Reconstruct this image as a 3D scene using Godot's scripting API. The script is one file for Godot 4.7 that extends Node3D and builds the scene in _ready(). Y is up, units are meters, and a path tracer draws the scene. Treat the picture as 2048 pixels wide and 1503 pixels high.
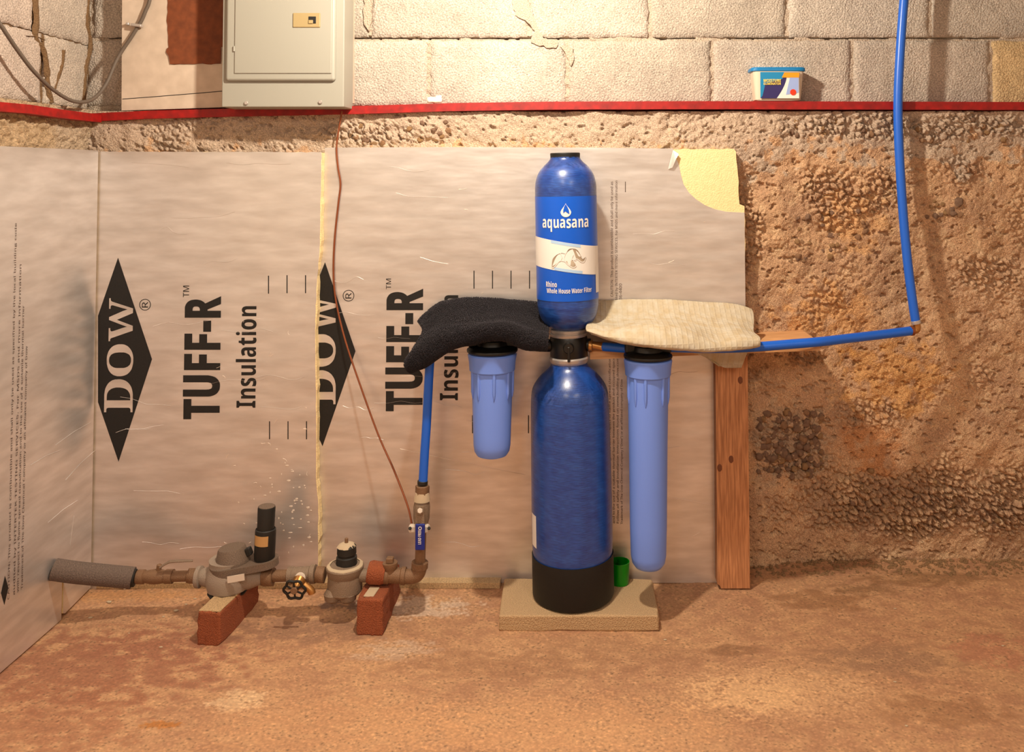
extends Node3D
# A basement corner: block wall on a rough footing, foil faced foam boards, a two-piece water filter tank on a paver,
# two filter housings under towels, and an old water meter line on bricks. Units are metres, the eye is 1.16 m up.

const EYE := 1.16
const F := 1750.0
const PX := 1150.0
const TILT := 0.0314159
const PY := 345.0 - 1750.0 * 0.0314262

var M := {}
var rng := RandomNumberGenerator.new()
var noise_a := FastNoiseLite.new()
var noise_b := FastNoiseLite.new()
var noise_c := FastNoiseLite.new()
var cells_a := FastNoiseLite.new()
var cells_b := FastNoiseLite.new()
var sans: SystemFont
var sans_bold: SystemFont
var serif_bold: SystemFont
var sans_heavy: FontVariation


func _ready() -> void:
	rng.seed = 7
	setup_view()
	setup_noise()
	setup_materials()
	build_floor()
	build_wall_back()
	build_wall_left()
	build_crumbs()
	build_room_shell()
	build_ledges()
	build_lamps()
	build_boards()
	build_electrical()
	build_filter_tank()
	build_housings()
	build_shelf_and_post()
	build_towels()
	build_blue_pipes()
	build_meter_line()
	build_small_things()


# ---------------------------------------------------------------- camera, light, exposure
const LAMP_COLOR := Color(1.0, 0.95, 0.86)
const LAMP_ENERGY := 3.5
const UNSEEN_LIGHT_COLOR := Color(1.0, 0.945, 0.875)  # for the two unseen lights behind the camera
const UNSEEN_LIGHT_ENERGY := 4.5

func setup_view() -> void:
	var cam := Camera3D.new()
	cam.name = "camera"
	cam.position = Vector3(0, EYE, 0)
	cam.rotation.x = TILT
	cam.projection = Camera3D.PROJECTION_FRUSTUM
	cam.near = 0.05
	cam.far = 60.0
	cam.size = 1503.0 / F * 0.05
	cam.frustum_offset = Vector2((1024.0 - PX) / F * 0.05, -(751.5 - PY) / F * 0.05)
	add_child(cam)
	cam.current = true
	var we := WorldEnvironment.new()
	we.name = "environment"
	var e := Environment.new()
	e.background_mode = Environment.BG_COLOR
	e.background_color = Color(0, 0, 0)
	e.tonemap_mode = Environment.TONE_MAPPER_LINEAR
	e.tonemap_exposure = 0.655
	e.sdfgi_enabled = true
	e.ssao_enabled = true
	e.ssil_enabled = true
	we.environment = e
	add_child(we)


func P(px: float, py: float, z: float) -> Vector3:
	# the point z metres in front of the eye that stands at that place of the photograph
	var a := (px - PX) / F
	var b := -(py - PY) / F
	var c := cos(TILT)
	var s := sin(TILT)
	var d := Vector3(a, b * c + s, b * s - c)
	return Vector3(0, EYE, 0) + d * (z / -d.z)


func U(py: float, z: float) -> float:
	# metres per photograph pixel there
	var p := P(PX, py, z)
	return (z * cos(TILT) + (p.y - EYE) * sin(TILT)) / F


# ---------------------------------------------------------------- noise and materials
func setup_noise() -> void:
	for n in [noise_a, noise_b, noise_c]:
		n.noise_type = FastNoiseLite.TYPE_SIMPLEX_SMOOTH
		n.fractal_type = FastNoiseLite.FRACTAL_FBM
		n.fractal_octaves = 3
	noise_a.seed = 3
	noise_a.frequency = 2.5
	noise_b.seed = 11
	noise_b.frequency = 14.0
	noise_c.seed = 23
	noise_c.frequency = 90.0
	noise_c.fractal_octaves = 2
	for n in [cells_a, cells_b]:
		n.noise_type = FastNoiseLite.TYPE_CELLULAR
		n.fractal_type = FastNoiseLite.FRACTAL_NONE
		n.cellular_return_type = FastNoiseLite.RETURN_DISTANCE2_SUB
		n.cellular_jitter = 1.0
	for n in [cells_a, cells_b]:
		n.domain_warp_enabled = true
		n.domain_warp_amplitude = 0.022
		n.domain_warp_frequency = 22.0
	cells_a.seed = 5
	cells_a.frequency = 48.0
	cells_b.seed = 9
	cells_b.frequency = 95.0
	sans = SystemFont.new()
	sans.font_names = PackedStringArray(["Droid Sans"])
	sans_bold = SystemFont.new()
	sans_bold.font_names = PackedStringArray(["Droid Sans"])
	sans_bold.font_weight = 700
	sans_heavy = FontVariation.new()
	sans_heavy.base_font = sans_bold
	sans_heavy.variation_embolden = 0.7
	serif_bold = SystemFont.new()
	serif_bold.font_names = PackedStringArray(["Droid Serif"])
	serif_bold.font_weight = 700


func noise_tex(size: int, freq: float, lo: Color, hi: Color, octaves := 4, seed_ := 1, kind := FastNoiseLite.TYPE_SIMPLEX_SMOOTH) -> NoiseTexture2D:
	var t := NoiseTexture2D.new()
	t.width = size
	t.height = size
	t.seamless = true
	t.generate_mipmaps = false
	var n := FastNoiseLite.new()
	n.seed = seed_
	n.noise_type = kind
	n.frequency = freq
	n.fractal_octaves = octaves
	t.noise = n
	var g := Gradient.new()
	g.set_color(0, lo)
	g.set_color(1, hi)
	t.color_ramp = g
	return t


func mat(key: String, color: Color, rough := 0.7, metal := 0.0) -> StandardMaterial3D:
	var m := StandardMaterial3D.new()
	m.resource_name = key
	m.albedo_color = color
	m.roughness = rough
	m.metallic = metal
	M[key] = m
	return m


func tri_map(m: StandardMaterial3D, scale: Vector3, albedo: Texture2D, height: Texture2D = null, cm := 0.1) -> void:
	m.uv1_triplanar = true
	m.uv1_triplanar_sharpness = 4.0
	m.uv1_scale = scale
	if albedo:
		m.albedo_texture = albedo
	if height:
		m.heightmap_enabled = true
		m.heightmap_texture = height
		m.heightmap_scale = cm


func setup_materials() -> void:
	var W := Color(1, 1, 1)
	var grain := noise_tex(512, 0.06, Color(0.66, 0.66, 0.66), W, 5, 4)
	var bumps := noise_tex(512, 0.05, Color(0, 0, 0), W, 5, 8)
	var specks := noise_tex(512, 0.12, Color(0.55, 0.52, 0.5), W, 3, 14)
	var streak := noise_tex(512, 0.02, Color(0.62, 0.62, 0.66), W, 4, 17)
	var m := mat("rubble", W, 0.95)
	m.vertex_color_use_as_albedo = true
	tri_map(m, Vector3.ONE * 6.5, grain, bumps, 0.16)
	m = mat("block", W, 0.95)
	m.vertex_color_use_as_albedo = true
	tri_map(m, Vector3.ONE * 5.0, grain, bumps, 0.28)
	m = mat("mortar", Color(0.93, 0.86, 0.78), 0.95)
	tri_map(m, Vector3.ONE * 6.0, specks, bumps, 0.3)
	m = mat("mortar_brown", Color(0.60, 0.47, 0.33), 0.95)
	tri_map(m, Vector3.ONE * 6.0, specks, bumps, 0.3)
	m = mat("stone", Color(0.92, 0.72, 0.55), 0.9)
	tri_map(m, Vector3.ONE * 9.0, specks, bumps, 0.15)
	m = mat("stone_grey", Color(0.82, 0.66, 0.55), 0.9)
	tri_map(m, Vector3.ONE * 9.0, specks, bumps, 0.15)
	m = mat("stone_tan", Color(0.94, 0.75, 0.54), 0.9)
	tri_map(m, Vector3.ONE * 9.0, specks, bumps, 0.15)
	mat("plain_wall", Color(0.86, 0.82, 0.76), 0.95)
	mat("joist", Color(0.58, 0.44, 0.30), 0.8)
	m = mat("red_paint", Color(0.67, 0.045, 0.03), 0.55)
	tri_map(m, Vector3.ONE * 4.0, noise_tex(256, 0.03, Color(0.72, 0.7, 0.7), W, 4, 31))
	m = mat("foam", Color(0.97, 0.87, 0.66), 0.9)
	tri_map(m, Vector3.ONE * 6.0, noise_tex(256, 0.03, Color(0.95, 0.94, 0.92), W, 4, 33), bumps, 0.1)
	m = mat("foil", Color(0.94, 0.92, 0.91), 0.34, 0.74)
	tri_map(m, Vector3(0.55, 2.4, 0.55), noise_tex(512, 0.02, Color(0.88, 0.87, 0.86), W, 5, 37), noise_tex(512, 0.009, Color(0, 0, 0), W, 4, 39), 0.10)
	m = mat("print", Color(0.085, 0.07, 0.06), 0.6)
	tri_map(m, Vector3.ONE * 9.0, noise_tex(256, 0.06, Color(0.6, 0.55, 0.5), W, 4, 41))
	mat("print_fine", Color(0.30, 0.23, 0.20), 0.6)
	mat("white_scratch", Color(0.92, 0.86, 0.8), 0.5, 0.3)
	m = mat("cream_enamel", Color(0.61, 0.60, 0.56), 0.45)
	mat("latch", Color(0.62, 0.54, 0.38), 0.5)
	mat("dark", Color(0.06, 0.055, 0.05), 0.6)
	m = mat("board_paint", Color(0.84, 0.77, 0.70), 0.6)
	tri_map(m, Vector3.ONE * 3.0, noise_tex(256, 0.02, Color(0.9, 0.89, 0.88), W, 4, 43))
	m = mat("brown_paper", Color(0.52, 0.27, 0.13), 0.75)
	tri_map(m, Vector3.ONE * 4.0, noise_tex(256, 0.03, Color(0.78, 0.76, 0.74), W, 4, 45))
	m = mat("grey_cable", Color(0.38, 0.33, 0.29), 0.6)
	mat("copper", Color(0.55, 0.30, 0.18), 0.45, 0.5)
	m = mat("tank_blue", W, 0.36)
	m.vertex_color_use_as_albedo = true
	m.clearcoat_enabled = true
	m.clearcoat = 0.5
	m.clearcoat_roughness = 0.24
	tri_map(m, Vector3(3, 44, 3), streak, streak, 0.025)
	mat("label_blue", Color(0.0, 0.33, 0.78), 0.3)
	mat("label_white", Color(0.90, 0.88, 0.86), 0.35)
	mat("label_pale", Color(0.66, 0.78, 0.90), 0.35)
	mat("label_taupe", Color(0.62, 0.55, 0.47), 0.35)
	m = mat("black_plastic", Color(0.05, 0.043, 0.035), 0.38)
	m = mat("black_foot", Color(0.045, 0.04, 0.035), 0.6)
	tri_map(m, Vector3.ONE * 8.0, noise_tex(256, 0.07, Color(0.6, 0.6, 0.6), W, 4, 47))
	mat("ring_metal", Color(0.74, 0.71, 0.69), 0.3, 0.5)
	mat("brass", Color(0.72, 0.52, 0.30), 0.38, 0.8)
	m = mat("housing_blue", Color(0.44, 0.58, 0.94), 0.36)
	m = mat("pex_blue", Color(0.10, 0.38, 0.82), 0.33)
	m = mat("pine", W, 0.75)
	tri_map(m, Vector3(9, 0.55, 9), noise_tex(512, 0.03, Color(0.58, 0.37, 0.23), Color(0.84, 0.59, 0.40), 4, 51))
	m = mat("pine_flat", W, 0.7)
	tri_map(m, Vector3(0.55, 9, 9), noise_tex(512, 0.03, Color(0.74, 0.53, 0.34), Color(0.92, 0.72, 0.52), 4, 53))
	m = mat("batten", Color(0.84, 0.70, 0.52), 0.85)
	tri_map(m, Vector3.ONE * 6.0, grain)
	mat("knot", Color(0.44, 0.25, 0.15), 0.8)
	var terry := noise_tex(512, 0.16, Color(0, 0, 0), W, 3, 57)
	m = mat("navy_terry", Color(0.205, 0.18, 0.21), 0.98)
	m.rim_enabled = true
	m.rim = 0.12
	m.rim_tint = 0.3
	tri_map(m, Vector3.ONE * 5.0, noise_tex(256, 0.12, Color(0.6, 0.6, 0.62), W, 3, 59), terry, 0.5)
	m = mat("cream_waffle", Color(0.76, 0.73, 0.67), 0.95)
	tri_map(m, Vector3.ONE * 7.0, stain_tex(), waffle_tex(), 0.12)
	m = mat("bronze_old", Color(0.64, 0.49, 0.36), 0.6, 0.2)
	tri_map(m, Vector3.ONE * 12.0, specks, bumps, 0.08)
	m = mat("galvanised", Color(0.68, 0.59, 0.50), 0.6, 0.2)
	tri_map(m, Vector3.ONE * 12.0, specks, bumps, 0.08)
	m = mat("meter_grey", Color(0.78, 0.71, 0.64), 0.7, 0.1)
	tri_map(m, Vector3.ONE * 14.0, specks, bumps, 0.1)
	m = mat("meter_cap", Color(0.50, 0.415, 0.35), 0.75)
	tri_map(m, Vector3.ONE * 10.0, grain)
	mat("meter_dark", Color(0.09, 0.08, 0.065), 0.6)
	mat("tan_sticker", Color(0.72, 0.55, 0.34), 0.7)
	mat("white_sticker", Color(0.82, 0.76, 0.70), 0.6)
	m = mat("pipe_wrap", Color(0.48, 0.41, 0.37), 0.9)
	tri_map(m, Vector3.ONE * 8.0, grain, bumps, 0.1)
	m = mat("brick_red", Color(0.74, 0.40, 0.24), 0.92)
	tri_map(m, Vector3.ONE * 9.0, specks, bumps, 0.25)
	mat("lime_crust", Color(0.74, 0.66, 0.55), 0.9)
	mat("lever_blue", Color(0.04, 0.14, 0.50), 0.4)
	m = mat("paver", Color(0.92, 0.78, 0.60), 0.95)
	tri_map(m, Vector3.ONE * 7.0, specks, bumps, 0.15)
	m = mat("green_plastic", Color(0.02, 0.55, 0.05), 0.3)
	m.backlight_enabled = true
	m.backlight = Color(0.02, 0.5, 0.05)
	mat("tub_lid", Color(0.03, 0.46, 0.70), 0.35)
	m = mat("tub_body", Color(0.86, 0.80, 0.72), 0.35)
	m.backlight_enabled = true
	m.backlight = Color(0.5, 0.48, 0.44)
	mat("tub_teal", Color(0.05, 0.50, 0.70), 0.4)
	mat("tub_purple", Color(0.16, 0.12, 0.36), 0.4)
	mat("tub_pale", Color(0.58, 0.66, 0.86), 0.4)
	mat("tub_orange", Color(0.95, 0.58, 0.05), 0.4)
	mat("tub_red", Color(0.88, 0.20, 0.04), 0.4)
	mat("tub_yellow", Color(0.96, 0.84, 0.35), 0.4)
	mat("white_lump", Color(0.93, 0.91, 0.84), 0.8)
	mat("porcelain", Color(0.85, 0.83, 0.8), 0.3)
	m = mat("lamp_glow", Color(1, 0.9, 0.75), 0.4)
	m.emission_enabled = true
	m.emission = LAMP_COLOR
	m.emission_energy_multiplier = 4.0
	m = mat("unseen_light_glow", Color(1, 0.95, 0.88), 0.4)
	m.emission_enabled = true
	m.emission = UNSEEN_LIGHT_COLOR
	m.emission_energy_multiplier = 2.0
	mat("fixture_white", Color(0.85, 0.84, 0.82), 0.4)


func waffle_tex() -> ImageTexture:
	# raised cords on a square grid, as waffle cloth has; 10 cells a side
	var im := Image.create(240, 240, false, Image.FORMAT_RGB8)
	for y in 240:
		for x in 240:
			var a := absf(fmod(float(x), 24.0) - 12.0) / 12.0
			var b := absf(fmod(float(y), 24.0) - 12.0) / 12.0
			var v := pow(maxf(a, b), 3.0)
			v = clampf(v + 0.12 * noise_c.get_noise_2d(x * 0.01, y * 0.01), 0, 1)
			im.set_pixel(x, y, Color(v, v, v))
	return ImageTexture.create_from_image(im)


func stain_tex() -> NoiseTexture2D:
	return noise_tex(256, 0.012, Color(0.93, 0.87, 0.77), Color(1, 1, 1), 3, 61)


# ---------------------------------------------------------------- making nodes
func thing(called: String, label: String, category: String, at := Vector3.ZERO, group := "") -> Node3D:
	var o := Node3D.new()
	o.name = called
	add_child(o, true)
	o.position = at
	o.set_meta("label", label)
	o.set_meta("category", category)
	if group:
		o.set_meta("group", group)
	return o


func structure(called: String, label: String, category: String) -> Node3D:
	var o := thing(called, label, category)
	o.set_meta("kind", "structure")
	return o


func put(parent: Node3D, called: String, mesh: Mesh, material: String, label := "") -> MeshInstance3D:
	# a mesh given in world places becomes a child of an unturned thing
	var o := MeshInstance3D.new()
	o.name = called
	o.mesh = mesh
	o.material_override = M[material]
	parent.add_child(o, true)
	var base := Vector3.ZERO
	var up: Node = parent
	while up != self:
		base += up.position
		up = up.get_parent()
	o.position = -base
	if label:
		o.set_meta("label", label)
	return o


func put_here(parent: Node3D, called: String, mesh: Mesh, material: String, label := "") -> MeshInstance3D:
	var o := MeshInstance3D.new()
	o.name = called
	o.mesh = mesh
	o.material_override = M[material]
	parent.add_child(o, true)
	if label:
		o.set_meta("label", label)
	return o


func single(called: String, mesh: Mesh, material: String, label: String, category: String, group := "") -> MeshInstance3D:
	var o := put_here(self, called, mesh, material, label)
	o.set_meta("category", category)
	if group:
		o.set_meta("group", group)
	return o


# ---------------------------------------------------------------- shapes
func new_st() -> SurfaceTool:
	var st := SurfaceTool.new()
	st.begin(Mesh.PRIMITIVE_TRIANGLES)
	return st


func tri(st: SurfaceTool, a: Vector3, b: Vector3, c: Vector3) -> void:
	# counter-clockwise as seen from outside
	st.add_vertex(a)
	st.add_vertex(c)
	st.add_vertex(b)


func quad(st: SurfaceTool, a: Vector3, b: Vector3, c: Vector3, d: Vector3) -> void:
	tri(st, a, b, c)
	tri(st, a, c, d)


func done(st: SurfaceTool) -> ArrayMesh:
	st.generate_normals()
	return st.commit()


func lathe_into(st: SurfaceTool, profile: Array, seg: int, t := Transform3D(), wobble := 0.0) -> void:
	var n := profile.size()
	var group := 0
	for i in n - 1:
		var a: Vector2 = profile[i]
		var b: Vector2 = profile[i + 1]
		if i > 0:
			var before: Vector2 = profile[i - 1]
			if absf((a - before).angle_to(b - a)) > 0.6:
				group += 1
		st.set_smooth_group(group)
		for j in seg:
			var t0 := TAU * j / seg
			var t1 := TAU * (j + 1) / seg
			if j == seg - 1:
				t1 = 0.0
			var k0 := 1.0 + wobble * noise_b.get_noise_2d(cos(t0) * 0.2, sin(t0) * 0.2)
			var k1 := 1.0 + wobble * noise_b.get_noise_2d(cos(t1) * 0.2, sin(t1) * 0.2)
			var l1 := t * Vector3(a.x * cos(t1) * k1, a.y, a.x * sin(t1) * k1)
			var l0 := t * Vector3(a.x * cos(t0) * k0, a.y, a.x * sin(t0) * k0)
			var u0 := t * Vector3(b.x * cos(t0) * k0, b.y, b.x * sin(t0) * k0)
			var u1 := t * Vector3(b.x * cos(t1) * k1, b.y, b.x * sin(t1) * k1)
			if a.x > 1e-6:
				tri(st, l1, l0, u0)
			if b.x > 1e-6:
				tri(st, l1, u0, u1)
	st.set_smooth_group(0)


func lathe(profile: Array, seg := 40, t := Transform3D(), wobble := 0.0) -> ArrayMesh:
	var st := new_st()
	lathe_into(st, profile, seg, t, wobble)
	return done(st)


func along(a: Vector3, b: Vector3) -> Transform3D:
	# y axis from a towards b, origin at a
	var y := (b - a).normalized()
	var x := y.cross(Vector3(0, 0, 1))
	if x.length() < 0.01:
		x = y.cross(Vector3(1, 0, 0))
	x = x.normalized()
	return Transform3D(Basis(x, y, x.cross(y)), a)


func rod(a: Vector3, b: Vector3, r: float, seg := 24, bevel := 0.0015) -> ArrayMesh:
	var h := (b - a).length()
	var v := minf(bevel, r * 0.4)
	return lathe([Vector2(0, 0), Vector2(r - v, 0), Vector2(r, v), Vector2(r, h - v), Vector2(r - v, h), Vector2(0, h)], seg, along(a, b))


func smooth_path(points: Array, per := 8) -> Array:
	var out := []
	var n := points.size()
	for i in n - 1:
		var p0: Vector3 = points[maxi(i - 1, 0)]
		var p1: Vector3 = points[i]
		var p2: Vector3 = points[i + 1]
		var p3: Vector3 = points[mini(i + 2, n - 1)]
		for k in per:
			out.append(p1.cubic_interpolate(p2, p0, p3, float(k) / per))
	out.append(points[n - 1])
	return out


func tube_into(st: SurfaceTool, path: Array, r: float, seg := 16) -> void:
	var rings := []
	var side := Vector3.ZERO
	for i in path.size():
		var p: Vector3 = path[i]
		var ahead: Vector3 = path[mini(i + 1, path.size() - 1)]
		var behind: Vector3 = path[maxi(i - 1, 0)]
		var d := (ahead - behind).normalized()
		if side == Vector3.ZERO:
			side = d.cross(Vector3(0.31, 0.2, 0.93)).normalized()
		side = (side - d * side.dot(d)).normalized()
		var up := side.cross(d)
		var ring := []
		for j in seg:
			var t := TAU * j / seg
			ring.append(p + (side * cos(t) + up * sin(t)) * r)
		rings.append(ring)
	for i in path.size() - 1:
		for j in seg:
			var k := (j + 1) % seg
			quad(st, rings[i][j], rings[i + 1][j], rings[i + 1][k], rings[i][k])
	st.set_smooth_group(-1)
	for e in [0, path.size() - 1]:
		for j in seg:
			var k := (j + 1) % seg
			if e == 0:
				tri(st, path[e], rings[e][j], rings[e][k])
			else:
				tri(st, path[e], rings[e][k], rings[e][j])
	st.set_smooth_group(0)


func tube(path: Array, r: float, seg := 16) -> ArrayMesh:
	var st := new_st()
	tube_into(st, path, r, seg)
	return done(st)


func round_box(size: Vector3, b: float, t := Transform3D(), rough := 0.0) -> ArrayMesh:
	# a box with rounded edges; rough pushes its skin about
	var h := size / 2.0
	b = minf(b, minf(h.x, minf(h.y, h.z)) * 0.98)
	var steps := 0 if rough == 0.0 else 7
	var v := PackedVector3Array()
	var nn := PackedVector3Array()
	var ix := PackedInt32Array()
	for axis in 3:
		for s in [-1.0, 1.0]:
			var ua := (axis + 1) % 3
			var va := (axis + 2) % 3
			var us := lines_of(h[ua], b, steps)
			var vs := lines_of(h[va], b, steps)
			var first := v.size()
			for i in us.size():
				for j in vs.size():
					var p := Vector3.ZERO
					p[axis] = s * h[axis]
					p[ua] = us[i]
					p[va] = vs[j]
					var inner := p.clamp(-h + Vector3.ONE * b, h - Vector3.ONE * b)
					var d := (p - inner).normalized()
					var q := inner + d * b
					if rough > 0.0:
						var w := t * q
						q += d * (noise_b.get_noise_3d(w.x * 3.0, w.y * 3.0, w.z * 3.0) + 0.5 * noise_c.get_noise_3d(w.x, w.y, w.z)) * rough
					v.append(t * q)
					nn.append((t.basis * d).normalized())
			for i in us.size() - 1:
				for j in vs.size() - 1:
					var a := first + i * vs.size() + j
					var c := a + vs.size()
					if s > 0:
						ix.append_array(PackedInt32Array([a, c + 1, c, a, a + 1, c + 1]))
					else:
						ix.append_array(PackedInt32Array([a, c, c + 1, a, c + 1, a + 1]))
	return arrays(v, nn, ix)


func lines_of(h: float, b: float, steps: int) -> Array:
	var out := [-h, -h + b * 0.42, -h + b]
	for k in steps:
		out.append(lerpf(-h + b, h - b, float(k + 1) / (steps + 1)))
	out.append_array([h - b, h - b * 0.42, h])
	return out


func arrays(v: PackedVector3Array, n: PackedVector3Array, ix: PackedInt32Array, colors := PackedColorArray(), uv := PackedVector2Array()) -> ArrayMesh:
	var a := []
	a.resize(Mesh.ARRAY_MAX)
	a[Mesh.ARRAY_VERTEX] = v
	a[Mesh.ARRAY_NORMAL] = n
	a[Mesh.ARRAY_INDEX] = ix
	if colors.size():
		a[Mesh.ARRAY_COLOR] = colors
	if uv.size():
		a[Mesh.ARRAY_TEX_UV] = uv
	var m := ArrayMesh.new()
	m.add_surface_from_arrays(Mesh.PRIMITIVE_TRIANGLES, a)
	return m


func grid(nx: int, ny: int, v: PackedVector3Array, colors := PackedColorArray(), uv := PackedVector2Array(), flip := false) -> ArrayMesh:
	# v holds ny rows of nx points; the outside is columns x rows (right hand), or the other way with flip
	var n := PackedVector3Array()
	n.resize(v.size())
	var s := -1.0 if flip else 1.0
	for j in ny:
		for i in nx:
			var dx := v[j * nx + mini(i + 1, nx - 1)] - v[j * nx + maxi(i - 1, 0)]
			var dy := v[mini(j + 1, ny - 1) * nx + i] - v[maxi(j - 1, 0) * nx + i]
			n[j * nx + i] = dx.cross(dy).normalized() * s
	var ix := PackedInt32Array()
	ix.resize((nx - 1) * (ny - 1) * 6)
	var k := 0
	for j in ny - 1:
		for i in nx - 1:
			var a := j * nx + i
			var b := a + 1
			var c := a + nx
			var d := c + 1
			var six := [a, b, c, b, d, c] if flip else [a, c, b, b, c, d]
			for q in six:
				ix[k] = q
				k += 1
	return arrays(v, n, ix, colors, uv)


func prism(poly: PackedVector2Array, t: Transform3D, depth: float, bevel := 0.0) -> ArrayMesh:
	# poly in t's x and y, thickness along +z of t, front at z = depth
	var p := poly
	if Geometry2D.is_polygon_clockwise(p):
		p.reverse()
	var st := new_st()
	st.set_smooth_group(-1)
	var ids := Geometry2D.triangulate_polygon(p)
	for k in range(0, ids.size(), 3):
		var a := p[ids[k]]
		var b := p[ids[k + 1]]
		var c := p[ids[k + 2]]
		if (b - a).cross(c - a) < 0:
			var q := b
			b = c
			c = q
		tri(st, t * Vector3(a.x, a.y, depth), t * Vector3(b.x, b.y, depth), t * Vector3(c.x, c.y, depth))
		tri(st, t * Vector3(a.x, a.y, 0), t * Vector3(c.x, c.y, 0), t * Vector3(b.x, b.y, 0))
	for k in p.size():
		var a := p[k]
		var b := p[(k + 1) % p.size()]
		quad(st, t * Vector3(a.x, a.y, 0), t * Vector3(b.x, b.y, 0), t * Vector3(b.x, b.y, depth), t * Vector3(a.x, a.y, depth))
	return done(st)


func pix_poly(points: Array, z: float) -> PackedVector2Array:
	# corners seen in the photograph on an upright plane z metres away, as x and y
	var out := PackedVector2Array()
	for q in points:
		var p := P(q[0], q[1], z)
		out.append(Vector2(p.x, p.y))
	return out


func slab(points: Array, z: float, depth: float) -> ArrayMesh:
	# an upright sheet with its front z metres away
	return prism(pix_poly(points, z), Transform3D(Basis(), Vector3(0, 0, -z - depth)), depth)


func ragged(points: Array, step: float, amount: float, seed_: float) -> Array:
	# more points along the outline, pushed about a little (pixels)
	var out := []
	for k in points.size():
		var a := Vector2(points[k][0], points[k][1])
		var b := Vector2(points[(k + 1) % points.size()][0], points[(k + 1) % points.size()][1])
		var n := maxi(1, int((b - a).length() / step))
		var side := (b - a).normalized().orthogonal()
		for i in n:
			var p := a.lerp(b, float(i) / n)
			if i > 0:
				p += side * amount * (noise_b.get_noise_2d(p.x * 0.013 + seed_, p.y * 0.013) * 1.4 + noise_c.get_noise_2d(p.x * 0.01, p.y * 0.01 + seed_))
			out.append([p.x, p.y])
	return out


func words(text: String, font: Font, origin: Vector3, right: Vector3, up: Vector3, length: float, height: float) -> ArrayMesh:
	# flat lettering whose box starts at origin and measures length by height
	var tm := TextMesh.new()
	tm.text = text
	tm.font = font
	tm.font_size = 64
	tm.pixel_size = 0.01
	tm.depth = 0.0
	tm.curve_step = 4.0 if height < 0.02 else 1.5
	var a := tm.get_mesh_arrays()
	var box := tm.get_aabb()
	var v: PackedVector3Array = a[Mesh.ARRAY_VERTEX]
	var n := PackedVector3Array()
	n.resize(v.size())
	var out := right.cross(up).normalized()
	for k in v.size():
		var q := v[k] - box.position
		v[k] = origin + right * (q.x / box.size.x * length) + up * (q.y / box.size.y * height)
		n[k] = out
	return arrays(v, n, a[Mesh.ARRAY_INDEX] if a[Mesh.ARRAY_INDEX] != null else PackedInt32Array(range(v.size())))


func sheet(ctrl: Array, nu: int, nv: int, thick: float, amp: float, seed_: float) -> ArrayMesh:
	# a cloth through rows of control points, with both faces and a rounded hem
	var rows := ctrl.size()
	var fine := []
	for row in ctrl:
		var pts := []
		for q in row:
			pts.append(P(q[0], q[1], q[2]))
		var n: int = pts.size()
		var line := []
		for i in nu:
			var f := float(i) / (nu - 1) * (n - 1)
			var k := mini(int(f), n - 2)
			line.append((pts[k] as Vector3).cubic_interpolate(pts[k + 1], pts[maxi(k - 1, 0)], pts[mini(k + 2, n - 1)], f - k))
		fine.append(line)
	var v := PackedVector3Array()
	for j in nv:
		var f := float(j) / (nv - 1) * (rows - 1)
		var k := mini(int(f), rows - 2)
		for i in nu:
			v.append((fine[k][i] as Vector3).cubic_interpolate(fine[k + 1][i], fine[maxi(k - 1, 0)][i], fine[mini(k + 2, rows - 1)][i], f - k))
	var nrm := PackedVector3Array()
	for j in nv:
		for i in nu:
			var dx := v[j * nu + mini(i + 1, nu - 1)] - v[j * nu + maxi(i - 1, 0)]
			var dy := v[mini(j + 1, nv - 1) * nu + i] - v[maxi(j - 1, 0) * nu + i]
			nrm.append(dy.cross(dx).normalized())
	for k in v.size():
		var p := v[k]
		v[k] = p + nrm[k] * amp * (noise_b.get_noise_3d(p.x * 0.6 + seed_, p.y * 0.6, p.z * 0.6) + 0.12 * noise_c.get_noise_3d(p.x * 0.5, p.y * 0.5 + seed_, p.z * 0.5))
	var st := new_st()
	var back := PackedVector3Array()
	for k in v.size():
		back.append(v[k] - nrm[k] * thick)
	for j in nv - 1:
		for i in nu - 1:
			var a := j * nu + i
			quad(st, v[a], v[a + nu], v[a + nu + 1], v[a + 1])
			quad(st, back[a], back[a + 1], back[a + nu + 1], back[a + nu])
	for i in nu - 1:
		hem(st, v[i + 1], v[i], back[i], back[i + 1])
		var a := (nv - 1) * nu + i
		hem(st, v[a], v[a + 1], back[a + 1], back[a])
	for j in nv - 1:
		var a := j * nu
		hem(st, v[a], v[a + nu], back[a + nu], back[a])
		var b := j * nu + nu - 1
		hem(st, v[b + nu], v[b], back[b], back[b + nu])
	return done(st)


func hem(st: SurfaceTool, a: Vector3, b: Vector3, c: Vector3, d: Vector3) -> void:
	quad(st, a, d, c, b)


# ---------------------------------------------------------------- floor
func floor_height(x: float, z: float) -> float:
	var rise := 0.018 * smoothstep(2.25, 2.5, z) + 0.012 * smoothstep(2.5, 2.75, z) * smoothstep(0.3, 0.9, x)
	return rise + 0.004 * noise_a.get_noise_2d(x, z) + 0.0012 * noise_b.get_noise_2d(x, z)


func floor_pt(px: float, py: float) -> Vector2:
	# where the floor lies under that place of the photograph (x, metres ahead)
	var d := P(px, py, 1.0) - Vector3(0, EYE, 0)
	var k := -EYE / d.y
	return Vector2(d.x * k, -d.z * k)


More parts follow.
